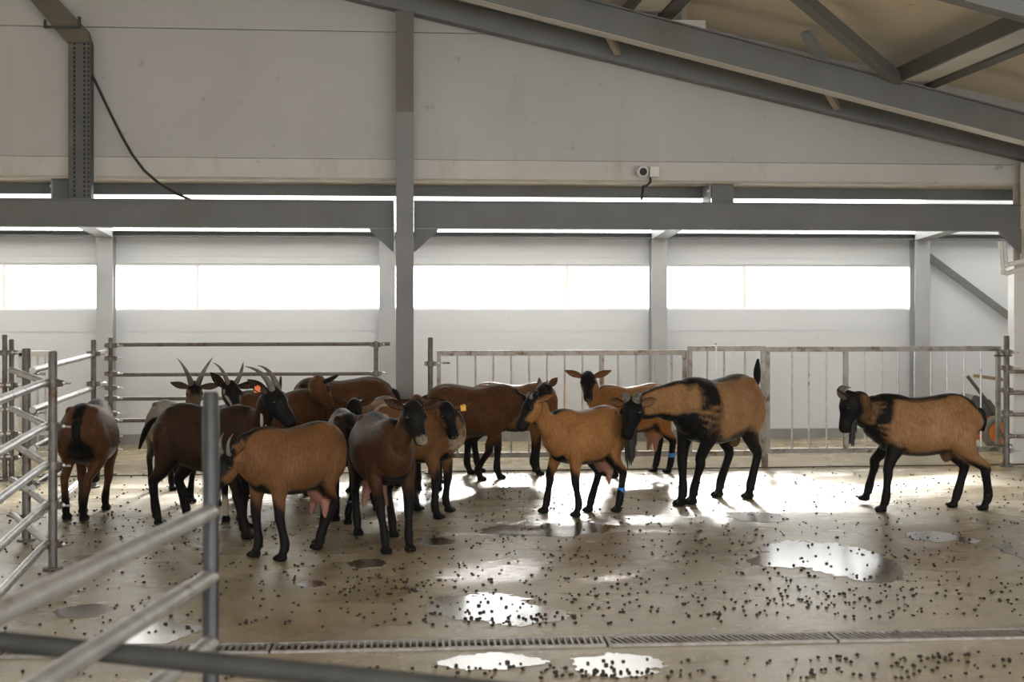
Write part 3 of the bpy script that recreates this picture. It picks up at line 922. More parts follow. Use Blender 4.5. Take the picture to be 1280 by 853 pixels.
# ------------------------------------------------------------------ puddles
random.seed(11)
def puddle(pxs, lab, seed):
    """irregular film of water; pxs = list of (px, py, half width px, half height px)"""
    off = Vector((seed * 7.3, seed * 3.1, 0))
    E = []
    for (px, py, hw, hh) in pxs:
        c = G(px, py)
        E.append((c.x, c.y, (G(px + hw, py) - c).length, (G(px, py - hh) - c).length))
    st = 0.011
    x0, x1 = min(e[0] - e[2] * 1.5 for e in E), max(e[0] + e[2] * 1.5 for e in E)
    y0, y1 = min(e[1] - e[3] * 1.5 for e in E), max(e[1] + e[3] * 1.5 for e in E)
    nx, ny = int((x1 - x0) / st) + 1, int((y1 - y0) / st) + 1
    def inside(x, y):
        f = 0
        for ex, ey, ra, rb in E:
            d2 = ((x - ex) / ra) ** 2 + ((y - ey) / rb) ** 2
            f += math.exp(-d2 * 1.1)
        p = Vector((x, y, 0)) + off
        f += 0.24 * mnoise.noise(p * 3.2) + 0.17 * mnoise.noise(p * 9) + 0.13 * mnoise.noise(p * 28)
        return f > 0.40
    grid = [[inside(x0 + (i + .5) * st, y0 + (j + .5) * st) for j in range(ny)] for i in range(nx)]
    # keep the largest connected film
    seen, best = set(), []
    for i in range(nx):
        for j in range(ny):
            if grid[i][j] and (i, j) not in seen:
                stack, comp = [(i, j)], []
                seen.add((i, j))
                while stack:
                    a, b = stack.pop(); comp.append((a, b))
                    for u, v in ((a + 1, b), (a - 1, b), (a, b + 1), (a, b - 1)):
                        if 0 <= u < nx and 0 <= v < ny and grid[u][v] and (u, v) not in seen:
                            seen.add((u, v)); stack.append((u, v))
                if len(comp) > len(best): best = comp
    cells = set(best)
    mb = MB(); idx = {}
    def vid(i, j, top):
        k = (i, j, top)
        if k not in idx:
            idx[k] = len(mb.v); mb.v.append(Vector((x0 + i * st, y0 + j * st, 0.003 if top else 0.0)))
        return idx[k]
    for (i, j) in best:
        mb.f.append((vid(i, j, 1), vid(i + 1, j, 1), vid(i + 1, j + 1, 1), vid(i, j + 1, 1)))
        for (u, v), (a, b) in (((i, j - 1), ((i, j), (i + 1, j))), ((i + 1, j), ((i + 1, j), (i + 1, j + 1))), ((i, j + 1), ((i + 1, j + 1), (i, j + 1))), ((i - 1, j), ((i, j + 1), (i, j)))):
            if (u, v) not in cells:
                mb.f.append((vid(*a, 0), vid(*b, 0), vid(*b, 1), vid(*a, 1)))
    o = pxs[0]
    return tag(mb.build('puddle', M['water'], None, False, G(o[0], o[1])), lab, 'puddle', 'puddles on the floor')
puddle([(612, 762, 62, 18), (560, 760, 25, 9), (680, 768, 30, 8)], 'bright puddle in the middle foreground, above the drain', 1)
puddle([(1030, 695, 75, 20), (1080, 712, 36, 15), (965, 704, 30, 5)], 'largest bright puddle, on the floor right of centre', 2)
puddle([(700, 662, 75, 9), (785, 686, 18, 14), (640, 664, 30, 5)], 'long thin puddle below the doe in mid floor', 3)
puddle([(950, 648, 38, 7)], 'small bright puddle in front of the big bearded buck', 4)
puddle([(1165, 672, 38, 7), (1210, 676, 10, 3)], 'narrow puddle in front of the lone buck at right', 5)
puddle([(610, 829, 62, 10)], 'puddle below the drain at the bottom centre', 6)
puddle([(770, 833, 60, 14)], 'dull wide puddle below the drain, right of the bottom centre one', 16)
puddle([(455, 705, 26, 6), (432, 726, 16, 5)], 'small puddle in front of the dark faced doe', 7)
puddle([(105, 765, 30, 8)], 'small puddle in the left foreground, near the sloping rails', 8)
puddle([(190, 790, 70, 12), (170, 806, 40, 10)], 'dull puddle behind the sloping foreground rails', 9)
puddle([(1275, 692, 16, 14)], 'puddle cut by the right edge of the picture', 10)
puddle([(545, 678, 22, 5)], 'tiny puddle beside the feet of the front doe', 12)
puddle([(390, 731, 16, 4)], 'tiny puddle left of centre in front of the doe with udder', 13)

# ------------------------------------------------------------------ goats
def sm(a, b, x):
    t = max(0.0, min(1.0, (x - a) / (b - a)))
    return t * t * (3 - 2 * t)
class GoatMesh:
    def __init__(s):
        s.v, s.f, s.c = [], [], []
    def loft(s, st, up, colf, nsub=6, nseg=22, pear=0.0):
        n = len(st)
        P = [Vector(a[0]) for a in st]; Wd = [a[1] for a in st]; Hh = [a[2] for a in st]
        def cr(arr, i, t):
            p0, p1, p2, p3 = arr[max(i - 1, 0)], arr[i], arr[i + 1], arr[min(i + 2, n - 1)]
            return 0.5 * ((2 * p1) + (p2 - p0) * t + (2 * p0 - 5 * p1 + 4 * p2 - p3) * t * t + (3 * p1 - p0 - 3 * p2 + p3) * t * t * t)
        rings = []
        for i in range(n - 1):
            for k in range(nsub):
                t = k / nsub
                rings.append((i + t, cr(P, i, t), max(0.003, cr(Wd, i, t)), max(0.003, cr(Hh, i, t))))
        rings.append((n - 1, P[-1], Wd[-1], Hh[-1]))
        base = len(s.v)
        m = len(rings)
        up = Vector(up)
        for i, (tt, p, w, h) in enumerate(rings):
            T = (rings[min(i + 1, m - 1)][1] - rings[max(i - 1, 0)][1]).normalized()
            U = (up - T * up.dot(T)).normalized()
            S = T.cross(U)
            for j in range(nseg):
                a = 2 * math.pi * j / nseg
                sa, ca = math.sin(a), math.cos(a)
                q = p + S * (w * ca * (1 - pear * sa)) + U * (h * sa)
                s.v.append(q)
                s.c.append(colf(tt, sa, ca, q))
        for i in range(m - 1):
            for j in range(nseg):
                k = (j + 1) % nseg
                s.f.append((base + i * nseg + j, base + i * nseg + k, base + (i + 1) * nseg + k, base + (i + 1) * nseg + j))
        s.f.append(tuple(base + j for j in range(nseg))[::-1])
        s.f.append(tuple(base + (m - 1) * nseg + j for j in range(nseg)))
    def ball(s, c, r, col):
        mb = MB(); mb.ball((0, 0, 0), 1.0, 16, 12)
        base = len(s.v)
        for p in mb.v:
            q = Vector(c) + Vector((p.x * r[0], p.y * r[1], p.z * r[2]))
            s.v.append(q); s.c.append(col)
        s.f += [tuple(i + base for i in f) for f in mb.f]

TORSO = [(-.405, .665, .560, .030), (-.385, .70, .515, .070), (-.320, .745, .455, .122), (-.225, .768, .410, .148), (-.105, .750, .365, .170),
         (.015, .735, .345, .180), (.115, .738, .352, .168), (.205, .758, .372, .140), (.280, .760, .398, .118), (.345, .720, .43, .098), (.390, .665, .475, .070), (.412, .61, .53, .030)]

def goat(label, px, depth, heading, s, coat, poll, nose, feet=None, horns=None, style=None, tail=0, udder=False, beard=0.0, tags=None, band=None, ears=None, bellyk=1.0, wattle=False):
    st = dict(dorsal=0.028, belly=True, legk=0.27, legh=0.30, shoulder=0, chestpale=0, face='mask', neckdark=0, pale_leg=0, side=0)
    st.update(style or {})
    feet = feet or {}
    lx = st.get('lx', 0.92)
    L_ = s * lx
    r = ray(px, HZ); r.z = 0; r.normalize()
    rp = Vector((r.y, -r.x, 0))
    hd = math.radians(heading)
    F = rp * math.cos(hd) + r * math.sin(hd)
    ang = math.atan2(F.y, F.x)
    O = AT(px, HZ, depth); O.z = 0
    MW = Matrix.Translation(O) @ Matrix.Rotation(ang, 4, 'Z')
    MI = MW.inverted()
    g = GoatMesh()
    # --- torso
    def tcol(t, sa, ca, q):
        x, y, z = q.x / L_, q.y / s, q.z / s
        k = 0.0
        if sa > 0.5: k = max(k, 1 - sm(st['dorsal'] * 0.7, st['dorsal'] * 1.6, abs(y)))
        if st['belly']: k = max(k, 1 - sm(-0.88, -0.70, sa) if x < .3 else 0)
        if st.get('flank'): k = max(k, (1 - sm(-0.78, -0.45, sa)) * sm(.10, .0, x) * sm(-.36, -.30, x))
        if st['shoulder']:
            sc_, sw_ = st.get('band', (.235, .05))
            k = max(k, 1 - sm(sw_, sw_ + .07, abs(x - sc_ + (z - .55) * .16)))
        if st['shoulder'] and x > .28: k = max(k, sm(.62, .52, z))
        if st['side']: k = max(k, st['side'] * sm(.68, .5, z))
        return (k, sm(.30, .36, x) * st['chestpale'] * sm(.66, .60, z), 0)
    g.loft([((x * L_, 0, (zt + zb * bellyk) / 2 * s), w * s, (zt - zb * bellyk) / 2 * s) for x, zt, zb, w in TORSO], (0, 0, 1), tcol, 6, 28, 0.12)
    # hook bones and shoulder blades
    for sy in (-1, 1):
        g.ball((-.235 * L_, sy * .072 * s, .715 * s), (.050 * s, .030 * s, .030 * s), (0, 0, 0))
    # --- head frame
    Pw = AT(*poll); Nw = AT(*nose)
    Pl = MI @ Pw; d = (MI @ Nw - Pl).normalized()
    hs = s if s < 1.15 else s * 0.98
    upr = Vector((0, 0, 1)) if abs(d.z) < 0.80 else (Vector((1, 0, 0.35)) if d.z < 0 else Vector((-1, 0, .3)))
    if abs(d.z) >= 0.80:
        # tip of face points down: the forehead looks along the horizontal part of the direction, or body forward
        hz = Vector((d.x, d.y, 0))
        if hz.length > 0.2: upr = hz.normalized() + Vector((0, 0, .3))
    U = (upr - d * upr.dot(d)).normalized()
    S = d.cross(U)
    def hp(t, a, b):
        return Pl + (d * t + S * a + U * b) * hs
    HS = [(-.035, .032, .034, .042), (-.012, .052, .056, .041), (.03, .062, .068, .042), (.072, .063, .076, .050), (.112, .052, .065, .052), (.150, .042, .052, .049), (.185, .039, .046, .048), (.212, .038, .043, .050), (.232, .033, .034, .053), (.242, .020, .020, .055)]
    def hcol(t, sa, ca, q):
        x = (q - Pl).dot(d) / hs
        if st['face'] == 'black': return (1, sm(.19, .21, x) * .55 * sm(-.2, .4, sa) * (st.get('nosepale', 0)), 0)
        k = max(sm(.05, .5, sa), sm(.13, .18, x))
        if st['face'] == 'stripe':
            pale = (1 - sm(.12, .30, abs(sa - .30))) * sm(.02, .06, x) * (1 if x < .2 else 0) + sm(.17, .20, x) * .8
            return (k, min(1, pale), 0)
        if st['face'] == 'tan':
            return (sm(.35, .75, sa) * sm(.15, .08, x), 0.25 * sm(.02, .08, x) * sm(.5, .2, sa), 0)
        if st['face'] == 'brown':
            return (sm(.6, .9, sa) * .8 * sm(.0, .06, x) + sm(.2, .24, x), 0, 0)
        return (k, sm(.225, .245, x) * .25, 0)
    g.loft([(hp(t, 0, -dr), w * hs, h * hs) for t, w, h, dr in HS], U, hcol, 6, 22, 0.10)
    # brow ridges
    for sy in (-1, 1):
        g.ball(hp(.075, sy * .047, -.008), (.016 * hs, .016 * hs, .013 * hs), (1 if st['face'] != 'tan' else 0, 0, 0))
    # --- neck
    n3 = hp(.015, 0, -.055)
    n1 = Vector((.315 * L_, 0, .625 * s)); n0 = Vector((.20 * L_, 0, .565 * s))
    chord = n3 - n1
    n2 = n1.lerp(n3, .5) + Vector((.02 * s, 0, 0)) + Vector((0, 0, (-.02 if chord.z > .1 else .01) * s))
    n15 = n1.lerp(n2, .5) + Vector((.01, 0, -.005)) * s
    nk = 1.25 if st['shoulder'] else 1.0
    def ncol(t, sa, ca, q):
        k = sm(.78, .95, sa) * .95
        if st['neckdark']: k = max(k, st['neckdark'])
        if st['shoulder']: k = max(k, sm(-.45, -.85, sa))
        return (k, 0, 0)
    g.loft([(n0, .088 * s, .150 * s), (n1, .076 * s * nk, .120 * s), (n15, .059 * s * nk, .092 * s * nk), (n2, .049 * s * nk, .073 * s * nk), (n1.lerp(n3, .78), .046 * s * nk, .064 * s * nk), (n3, .046 * s, .057 * s)], (-.55, 0, 1), ncol, 6, 22)
    # --- legs
    def foot_local(key, dx, dy):
        if key in feet:
            fz = feet[key][2] if len(feet[key]) > 2 else 0
            p = MI @ G(feet[key][0], feet[key][1])
            ox, oy = p.x - dx * L_, p.y - dy * s
            lim = .24 * s
            ox = max(-lim, min(lim, ox)); oy = max(-.10 * s, min(.10 * s, oy))
            return Vector((dx * L_ + ox, dy * s + oy, fz))
        return Vector((dx * L_, dy * s, 0))
    def lcol(zk, front):
        def f(t, sa, ca, q):
            z = q.z / s
            k = sm(zk + .10 + .05 * sa, zk - .05 + .05 * sa, z)
            if st['shoulder']: k = max(k, sm(.52, .40, z) if front else sm(st.get('hind', .46) + .06, st.get('hind', .46) - .06, z + .05 * (1 - sa)))
            elif not front: k = max(k, .9 * sm(.3, .9, sa) * sm(.52, .42, z) )
            pale = 0
            if st['pale_leg']: pale = st['pale_leg'] * sm(.20, .12, z) * sm(.03, .05, z)
            return (k, pale, 0)
        return f
    def hoof(ft, fwd, front, key):
        zk = st['legk'] if front else st['legh']
        for sy in (-1, 1):
            c = ft + fwd * (.020 * s) + Vector((0, sy * .0155 * s, .017 * s))
            g.loft([(c + fwd * (-.034 * s) + Vector((0, 0, .004 * s)), .012 * s, .016 * s), (c + fwd * (-.012 * s), .0165 * s, .021 * s), (c + fwd * (.018 * s), .0165 * s, .019 * s), (c + fwd * (.040 * s) + Vector((0, 0, -.006 * s)), .010 * s, .010 * s)], (0, 0, 1), lambda t, sa, ca, q: (1, 0, 0), 4, 12)
            g.ball(ft + fwd * (-.022 * s) + Vector((0, sy * .014 * s, .058 * s)), (.011 * s, .010 * s, .014 * s), (1, 0, 0))
    FX = Vector((1, 0, 0))
    bandpts = {}
    for key, sy in (('FL', 1), ('FR', -1)):
        ft = foot_local(key, .205, .085 * sy)
        sh = Vector((.225 * L_, .088 * sy * s, .57 * s)); el = Vector((.195 * L_, .100 * sy * s, .435 * s))
        fet = ft + Vector((-.012 * s, 0, .080 * s))
        kn = el.lerp(fet, .50) + Vector((.018 * s, 0, 0))
        if ft.z > 0.02: kn = el.lerp(fet, .50) + Vector((.035 * s, 0, .01 * s))
        sts = [(sh, .050 * s, .085 * s), (el, .047 * s, .066 * s), (el.lerp(kn, .5) + Vector((.004 * s, 0, 0)), .035 * s, .043 * s), (kn + Vector((0, 0, .02 * s)), .031 * s, .034 * s), (kn + Vector((0, 0, -.02 * s)), .029 * s, .031 * s),
               (kn.lerp(fet, .5), .0225 * s, .025 * s), (fet + Vector((0, 0, .01 * s)), .027 * s, .030 * s), (ft + Vector((.002 * s, 0, .045 * s)), .0225 * s, .024 * s), (ft + Vector((.012 * s, 0, .016 * s)), .027 * s, .030 * s)]
        g.loft(sts, (1, 0, 0), lcol(st['legk'], True), 5, 18)
        hoof(ft, FX, True, key)
        bandpts[key] = kn.lerp(fet, .7)
    for key, sy in (('BL', 1), ('BR', -1)):
        ft = foot_local(key, -.300, .085 * sy)
        off_x = (ft.x / s + .300 * lx)
        hip = Vector((-.235 * L_, .080 * sy * s, .635 * s)); th = Vector((-.225 * L_ + .12 * off_x * s, .108 * sy * s, .52 * s)); gk = Vector((-.225 * L_ + .33 * off_x * s, .102 * sy * s, .425 * s))
        hk = Vector((-.345 * L_ + .62 * off_x * s, .55 * ft.y + .45 * .095 * sy * s, (.265 + (.0 if ft.z == 0 else ft.z * .4)) * s))
        gm = gk.lerp(hk, .5) + Vector((.012 * s, 0, 0))
        fet = ft + Vector((-.014 * s, 0, .082 * s))
        sts = [(hip, .055 * s, .105 * s), (th, .058 * s, .108 * s), (gk, .050 * s, .078 * s), (gm, .034 * s, .048 * s), (hk + Vector((.004 * s, 0, .018 * s)), .026 * s, .036 * s), (hk + Vector((.004 * s, 0, -.02 * s)), .0245 * s, .031 * s),
               (hk.lerp(fet, .5), .023 * s, .028 * s), (fet + Vector((0, 0, .01 * s)), .027 * s, .031 * s), (ft + Vector((.002 * s, 0, .045 * s)), .0225 * s, .024 * s), (ft + Vector((.012 * s, 0, .016 * s)), .027 * s, .030 * s)]
        g.loft(sts, (1, 0, 0), lcol(st['legh'], False), 5, 18)
        hoof(ft, FX, False, key)
        bandpts[key] = hk.lerp(fet, .62)
    # --- tail
    tb = Vector((-.375 * L_, 0, .660 * s))
    if tail == 'up': tp = [tb, tb + Vector((-.035, 0, .05)) * s, tb + Vector((-.035, 0, .11)) * s, tb + Vector((-.045, .0, .19)) * s]
    elif tail == 'out': tp = [tb, tb + Vector((-.06, 0, -.01)) * s, tb + Vector((-.12, 0, -.08)) * s, tb + Vector((-.17, 0, -.20)) * s]
    else: tp = [tb, tb + Vector((-.035, 0, -.01)) * s, tb + Vector((-.05, 0, -.07)) * s, tb + Vector((-.045, 0, -.15)) * s]
    g.loft([(tp[0], .022 * s, .018 * s), (tp[1], .024 * s, .016 * s), (tp[2], .026 * s, .020 * s), (tp[3], .008 * s, .008 * s)], (1, 0, .3), lambda t, sa, ca, q: (sm(.0, .5, t), 0, 0), 5, 14)
    # --- udder
    if udder:
        g.loft([((-.21 * L_, 0, .44 * s), .060 * s, .085 * s), ((-.215 * L_, 0, .38 * s), .085 * s, .090 * s), ((-.22 * L_, 0, .32 * s), .080 * s, .075 * s), ((-.22 * L_, 0, .275 * s), .045 * s, .042 * s)], (1, 0, 0), lambda t, sa, ca, q: (.75 - .5 * sm(0, 2, t), 0, sm(.8, 2.0, t)), 5, 18)
        for sy in (-1, 1):
            a = Vector((-.215 * L_, sy * .042 * s, .30 * s))
            g.loft([(a, .030 * s, .030 * s), (a + Vector((.008, sy * .014, -.045)) * s, .024 * s, .024 * s), (a + Vector((.014, sy * .022, -.095)) * s, .014 * s, .014 * s), (a + Vector((.015, sy * .024, -.115)) * s, .007 * s, .007 * s)], (1, 0, 0), lambda t, sa, ca, q: (0, 0, 1), 4, 12)
    elif beard and st['shoulder']:
        g.ball((-.17 * L_, 0, .365 * s), (.040 * s, .04 * s, .055 * s), (.6, 0, .1))
    # --- voxel union
    me = bpy.data.meshes.new('tmp')
    me.from_pydata(g.v, [], g.f)
    ob = bpy.data.objects.new('tmp', me)
    C.objects.link(ob)
    m1 = ob.modifiers.new('r', 'REMESH'); m1.mode = 'VOXEL'; m1.voxel_size = 0.0075
    m2 = ob.modifiers.new('s', 'SMOOTH'); m2.factor = 0.5; m2.iterations = 5
    dg = bpy.context.evaluated_depsgraph_get()
    ev = ob.evaluated_get(dg)
    em = ev.to_mesh()
    nv = len(em.vertices)
    va = np.empty(nv * 3, np.float32); em.vertices.foreach_get('co', va); va = va.reshape(-1, 3)
    faces = [tuple(p.vertices) for p in em.polygons]
    ev.to_mesh_clear()
    bpy.data.objects.remove(ob); bpy.data.meshes.remove(me)
    kd = kdtree.KDTree(len(g.v))
    for i, p in enumerate(g.v): kd.insert(p, i)
    kd.balance()
    cols = np.zeros((nv, 4), np.float32); cols[:, 3] = 1
    for i in range(nv):
        acc = [0, 0, 0]; ws = 0
        for p, idx, ds in kd.find_n(va[i], 5):
            w = 1 / (ds + .004)
            cc = g.c[idx]
            acc[0] += cc[0] * w; acc[1] += cc[1] * w; acc[2] += cc[2] * w; ws += w
        cols[i, 0], cols[i, 1], cols[i, 2] = acc[0] / ws, acc[1] / ws, acc[2] / ws
    verts = [Vector(p) for p in va]
    cols = [tuple(c) for c in cols]
    # --- ears (leaf shells joined to the body surface)
    eard = ears or {}
    ear_tip = {}
    for sy, nm in ((1, 'L'), (-1, 'R')):
        # animal's left is +y local; S = d x U points to the animal's right
        sg = -sy
        e = eard.get(nm, (0.95, 0.15, -0.25))       # out, up, forward
        dirv = (S * (sg * e[0]) + U * e[1] + d * e[2]).normalized()
        root = hp(.005, sg * .046, -.022)
        L = (eard.get('len', .150)) * hs
        face = (d * .9 + U * .35 + S * (sg * .1))
        face = (face - dirv * face.dot(dirv)).normalized()
        wd_ = dirv.cross(face)
        nL, nW = 12, 8
        base = len(verts)
        outer, inner = [], []
        for i in range(nL + 1):
            t = i / nL
            hw = (.012 + .022 * math.sin(min(1, t * 1.25) * math.pi * .62)) * (1 - t ** 3.2) + .001
            for j in range(nW + 1):
                q = -1 + 2 * j / nW
                cup = .018 * (q * q) * (1 - .6 * t)
                p = root + dirv * (L * t) + wd_ * (q * hw * hs) + face * (cup * hs)
                verts.append(p - face * .003); cols.append((.75 if st['face'] != 'tan' else .25, 0, 0, 1))
        for i in range(nL + 1):
            for j in range(nW + 1):
                k = base + i * (nW + 1) + j
                verts.append(verts[k] + face * .006)
                cc = (.45, 0, .22, 1) if 0 < j < nW and 0 < i < nL else (.7, 0, 0, 1)
                cols.append(cc)
        off2 = (nL + 1) * (nW + 1)
        for i in range(nL):
            for j in range(nW):
                a = base + i * (nW + 1) + j; b = a + 1; c2 = a + nW + 2; d2 = a + nW + 1
                faces.append((a, b, c2, d2)); faces.append((a + off2, d2 + off2, c2 + off2, b + off2))
        rim = [i * (nW + 1) for i in range(nL + 1)] + [nL * (nW + 1) + j for j in range(1, nW + 1)] + [i * (nW + 1) + nW for i in range(nL - 1, -1, -1)] + list(range(nW - 1, 0, -1))
        for a, b in zip(rim, rim[1:] + rim[:1]):
            faces.append((base + a, base + b, base + b + off2, base + a + off2))
        ear_tip[nm] = (root + dirv * (L * .5) + face * .006, dirv, face)
    me = bpy.data.meshes.new('goat')
    me.from_pydata(verts, [], faces)
    me.polygons.foreach_set('use_smooth', [True] * len(me.polygons))
    at = me.color_attributes.new('coat', 'FLOAT_COLOR', 'POINT')
    at.data.foreach_set('color', np.array(cols, np.float32).ravel())
    me.materials.append(COATS[coat])
    go = bpy.data.objects.new('goat', me)
    C.objects.link(go)
    go.matrix_world = MW
    tag(go, label, 'goat', 'goats in the barn')
    def child(mb, name, mat, smooth=True, lab=None):
        o = mb.build(name, mat, None, smooth)
        o.parent = go
        if lab: o['label'] = lab
        return o
    for sy in (-1, 1):
        mb = MB(); mb.ball(hp(.078, sy * .0545, -.020), .0125 * hs, 10, 8)
        child(mb, 'eye', M['eye'])
    # --- horns
    if horns:
        for sy in (-1, 1):
            pts, rad = [], []
            n = 26
            L, kind = horns['len'] * hs, horns['kind']
            p = hp(.012, sy * .022, -.006)
            a0 = math.radians(horns.get('a0', 80)); a1 = math.radians(horns.get('a1', 190))
            spread = horns.get('spread', .25)
            for i in range(n + 1):
                t = i / n
                a = a0 + (a1 - a0) * t
                dv = d * math.cos(a) + U * math.sin(a) + S * (sy * spread * (1 if kind != 'flare' else (0.3 + 1.2 * t)))
                pts.append(p.copy())
                r0 = horns.get('r', .020)
                rad.append(max(.0025, r0 * hs * (1 - t ** 1.3 * .92) * (1 + .07 * math.sin(t * 60))))
                p = p + dv.normalized() * (L / n)
            mb = MB(); mb.tube(pts, 0, 12, True, rad)
            child(mb, 'horn', M['horn'])
    # --- beard
    if beard:
        mb = MB()
        rnd = random.Random(int(px))
        root = hp(.165, 0, -.088)
        down = Vector((0, 0, -1))
        for i in range(34):
            b = root + d * rnd.uniform(-.075, .04) * hs + S * rnd.uniform(-.028, .028) * hs + Vector((0, 0, .025))
            L = beard * rnd.uniform(.6, 1.0)
            w = Vector((rnd.uniform(-.03, .03), rnd.uniform(-.03, .03), 0))
            cpt = Vector((root.x, root.y, 0))
            pts = []
            for k in range(7):
                t = k / 6
                q = b + down * (L * t) + w * t * t
                q.x += (root.x - q.x) * .35 * t; q.y += (root.y - q.y) * .35 * t
                pts.append(q)
            mb.tube(pts, 0, 6, True, [.010, .013, .013, .012, .010, .007, .002])
        child(mb, 'beard', M['beard'])
    if tags:
        for nm, colr in tags.items():
            c, dv, fc = ear_tip[nm]
            wd_ = dv.cross(fc)
            mb = MB(); mb.bar(c - dv * .0, c + dv * .004 + Vector((0, 0, -.042)), .036, .006, fc)
            mb.ball(c + fc * .003, .008, 8, 6)
            child(mb, 'ear_tag', M[colr], False)
    if band:
        for key, colr in band.items():
            c = bandpts[key]
            mb = MB(); mb.tube([c - Vector((0, 0, .018)), c + Vector((0, 0, .018))], .0285 * s, 14)
            child(mb, 'leg_band', M[colr], True)
    if wattle:
        mb = MB()
        for sy in (-1, 1):
            a = n1.lerp(n3, .8) + S * (sy * .02) - U * .03 + Vector((0, 0, -.06 * s))
            mb.tube([a + Vector((0, 0, .04)), a, a + Vector((0, 0, -.035)), a + Vector((0, 0, -.055))], 0, 8, True, [.008, .010, .011, .006])
        child(mb, 'wattle', M['soffit'])
    return go

STUB = dict(kind='arc', len=.085, r=.024, a0=95, a1=230, spread=.25)
# left pen goat
goat('dark reddish goat alone in the left pen, seen from behind with its head down', 112, 8.72, 78, 1.05, 'bay', (118, 560, 9.28), (118, 590, 9.36),
     {'BR': (98, 652), 'BL': (95, 641), 'FR': (132, 638)}, ears={'L': (.7, -.2, -.5), 'R': (.7, -.2, -.5)}, style=dict(legk=.17, legh=.19))
# group on the left
goat('grey faced goat with two long upright horns at the far left of the herd', 217, 9.75, 290, .94, 'grey', (243, 480, 9.25), (245, 511, 9.12),
     {'FR': (239, 632), 'FL': (247, 634)}, horns=dict(kind='flare', len=.26, r=.025, a0=95, a1=165, spread=.55), style=dict(face='tan'), ears={'L': (.9, .05, 0), 'R': (.8, .35, 0)})
goat('horned goat with white striped face and white lower legs behind the very dark doe', 293, 9.05, 277, .98, 'dark', (289, 479, 8.62), (299, 508, 8.5),
     {'FR': (288, 660), 'FL': (305, 661)}, horns=dict(kind='arc', len=.21, r=.019, a0=100, a1=215, spread=.45), style=dict(face='stripe', pale_leg=1.0, belly=False), ears={'L': (.9, .1, 0), 'R': (.75, .7, -.2), 'len': .17})
goat('very dark brown doe in profile facing right with swept back horn and orange ear tag', 262, 8.3, 326, 1.07, 'dark', (343, 487, 7.92), (371, 523, 7.84),
     {'BR': (207, 654), 'BL': (250, 648), 'FR': (281, 682)}, horns=dict(kind='arc', len=.24, r=.021, a0=150, a1=222, spread=.15), tail='out', style=dict(face='black', side=.0),
     ears={'R': (.75, .1, -.75), 'L': (.75, .1, -.75)}, tags={'R': 'tag_orange'}, wattle=True)
goat('brown doe nearest the front left, head lowered behind the near post, pink udder showing', 367, 7.55, 218, 1.0, 'brown', (285, 568, 7.26), (260, 604, 7.12),
     {'FR': (321, 696), 'FL': (354, 701), 'BL': (399, 686)}, horns=dict(kind='arc', len=.15, r=.015, a0=85, a1=190, spread=.1), udder=True, ears={'L': (.5, -.1, -.8), 'R': (.7, 0, -.6)})
goat('reddish doe without horns in the back row looking right over the front does', 345, 9.72, 18, 1.06, 'bay', (401, 473, 9.62), (416, 499, 9.69), None, ears={'R': (.5, .8, .1), 'L': (.5, .8, .1), 'len': .12}, style=dict(face='brown'))
goat('large reddish goat at the back against the rail fence, rump beside the tall column', 430, 10.55, 178, 1.12, 'bay', (368, 495, 10.35), (352, 522, 10.25), None, style=dict(dorsal=.035))
goat('goat with rust rump between the back row and the front doe, black head lowered', 466, 10.02, 238, .95, 'brown', (441, 502, 9.62), (433, 530, 9.53), None, style=dict(face='black', neckdark=.5))
goat('dark brown doe standing behind the near doe with a dark blue leg band', 431, 8.88, 95, .95, 'dark', (430, 528, 9.36), (428, 550, 9.46), {'BR': (413, 657)}, band={'BR': 'band_navy'}, udder=False)
goat('dark faced doe in front facing the camera with a pale patch on the nose', 478, 7.88, 285, 1.03, 'seal', (518, 505, 7.46), (532, 552, 7.32),
     {'FR': (482, 692), 'FL': (511.5, 689), 'BR': (447, 669), 'BL': (491, 671)}, udder=True, style=dict(face='black', nosepale=1.0), ears={'L': (.95, .12, -.15), 'R': (.75, -.15, -.5), 'len': .13})
goat('doe with a yellow tag in one ear just behind the dark faced front doe', 520, 8.98, 330, 1.0, 'brown', (559, 506, 8.72), (571, 541, 8.6),
     {'FR': (542, 650), 'FL': (559, 640), 'BL': (530, 639)}, style=dict(chestpale=.5), ears={'L': (.9, .3, 0), 'R': (.8, .1, -.5)}, tags={'L': 'tag_yellow'})
goat('brown goat showing only forehead and long ear above the dark faced doe', 533, 9.74, 266, .95, 'bay', (521, 497, 9.38), (523, 530, 9.24), None, style=dict(face='brown'), ears={'R': (.95, -.2, .1), 'L': (.95, .1, .1), 'len': .19}, tags={'R': 'tag_orange'})
# centre
goat('dark bay doe in profile right of the tall column, facing right before the gate', 590, 10.5, 3, 1.05, 'bay', (670, 503, 10.45), (690, 535, 10.4),
     {'FR': (599, 601), 'FL': (623, 599)}, style=dict(dorsal=.015))
goat('goat beside the gate with its scruffy dark head turned back towards the camera', 640, 10.95, 2, 1.03, 'brown', (681, 480, 10.82), (662, 503, 10.64),
     {'FR': (672, 594), 'BR': (586, 593)}, style=dict(face='black'), horns=dict(kind='arc', len=.05, r=.016, a0=90, a1=200, spread=.3), ears={'L': (.6, .5, -.6), 'R': (.5, .2, -.8), 'len': .1})
goat('bright rust doe walking left in the centre with blue band on hind leg', 731, 8.98, 223, .97, 'rust', (664, 497, 8.62), (638, 540, 8.56),
     {'FL': (722, 646), 'FR': (682, 641), 'BL': (773, 640), 'BR': (737, 640)}, udder=True, band={'BL': 'band_blue'}, horns=dict(kind='arc', len=.06, r=.018, a0=100, a1=210, spread=.2), ears={'L': (.45, -.5, -.75), 'R': (.5, -.4, -.75), 'len': .125})
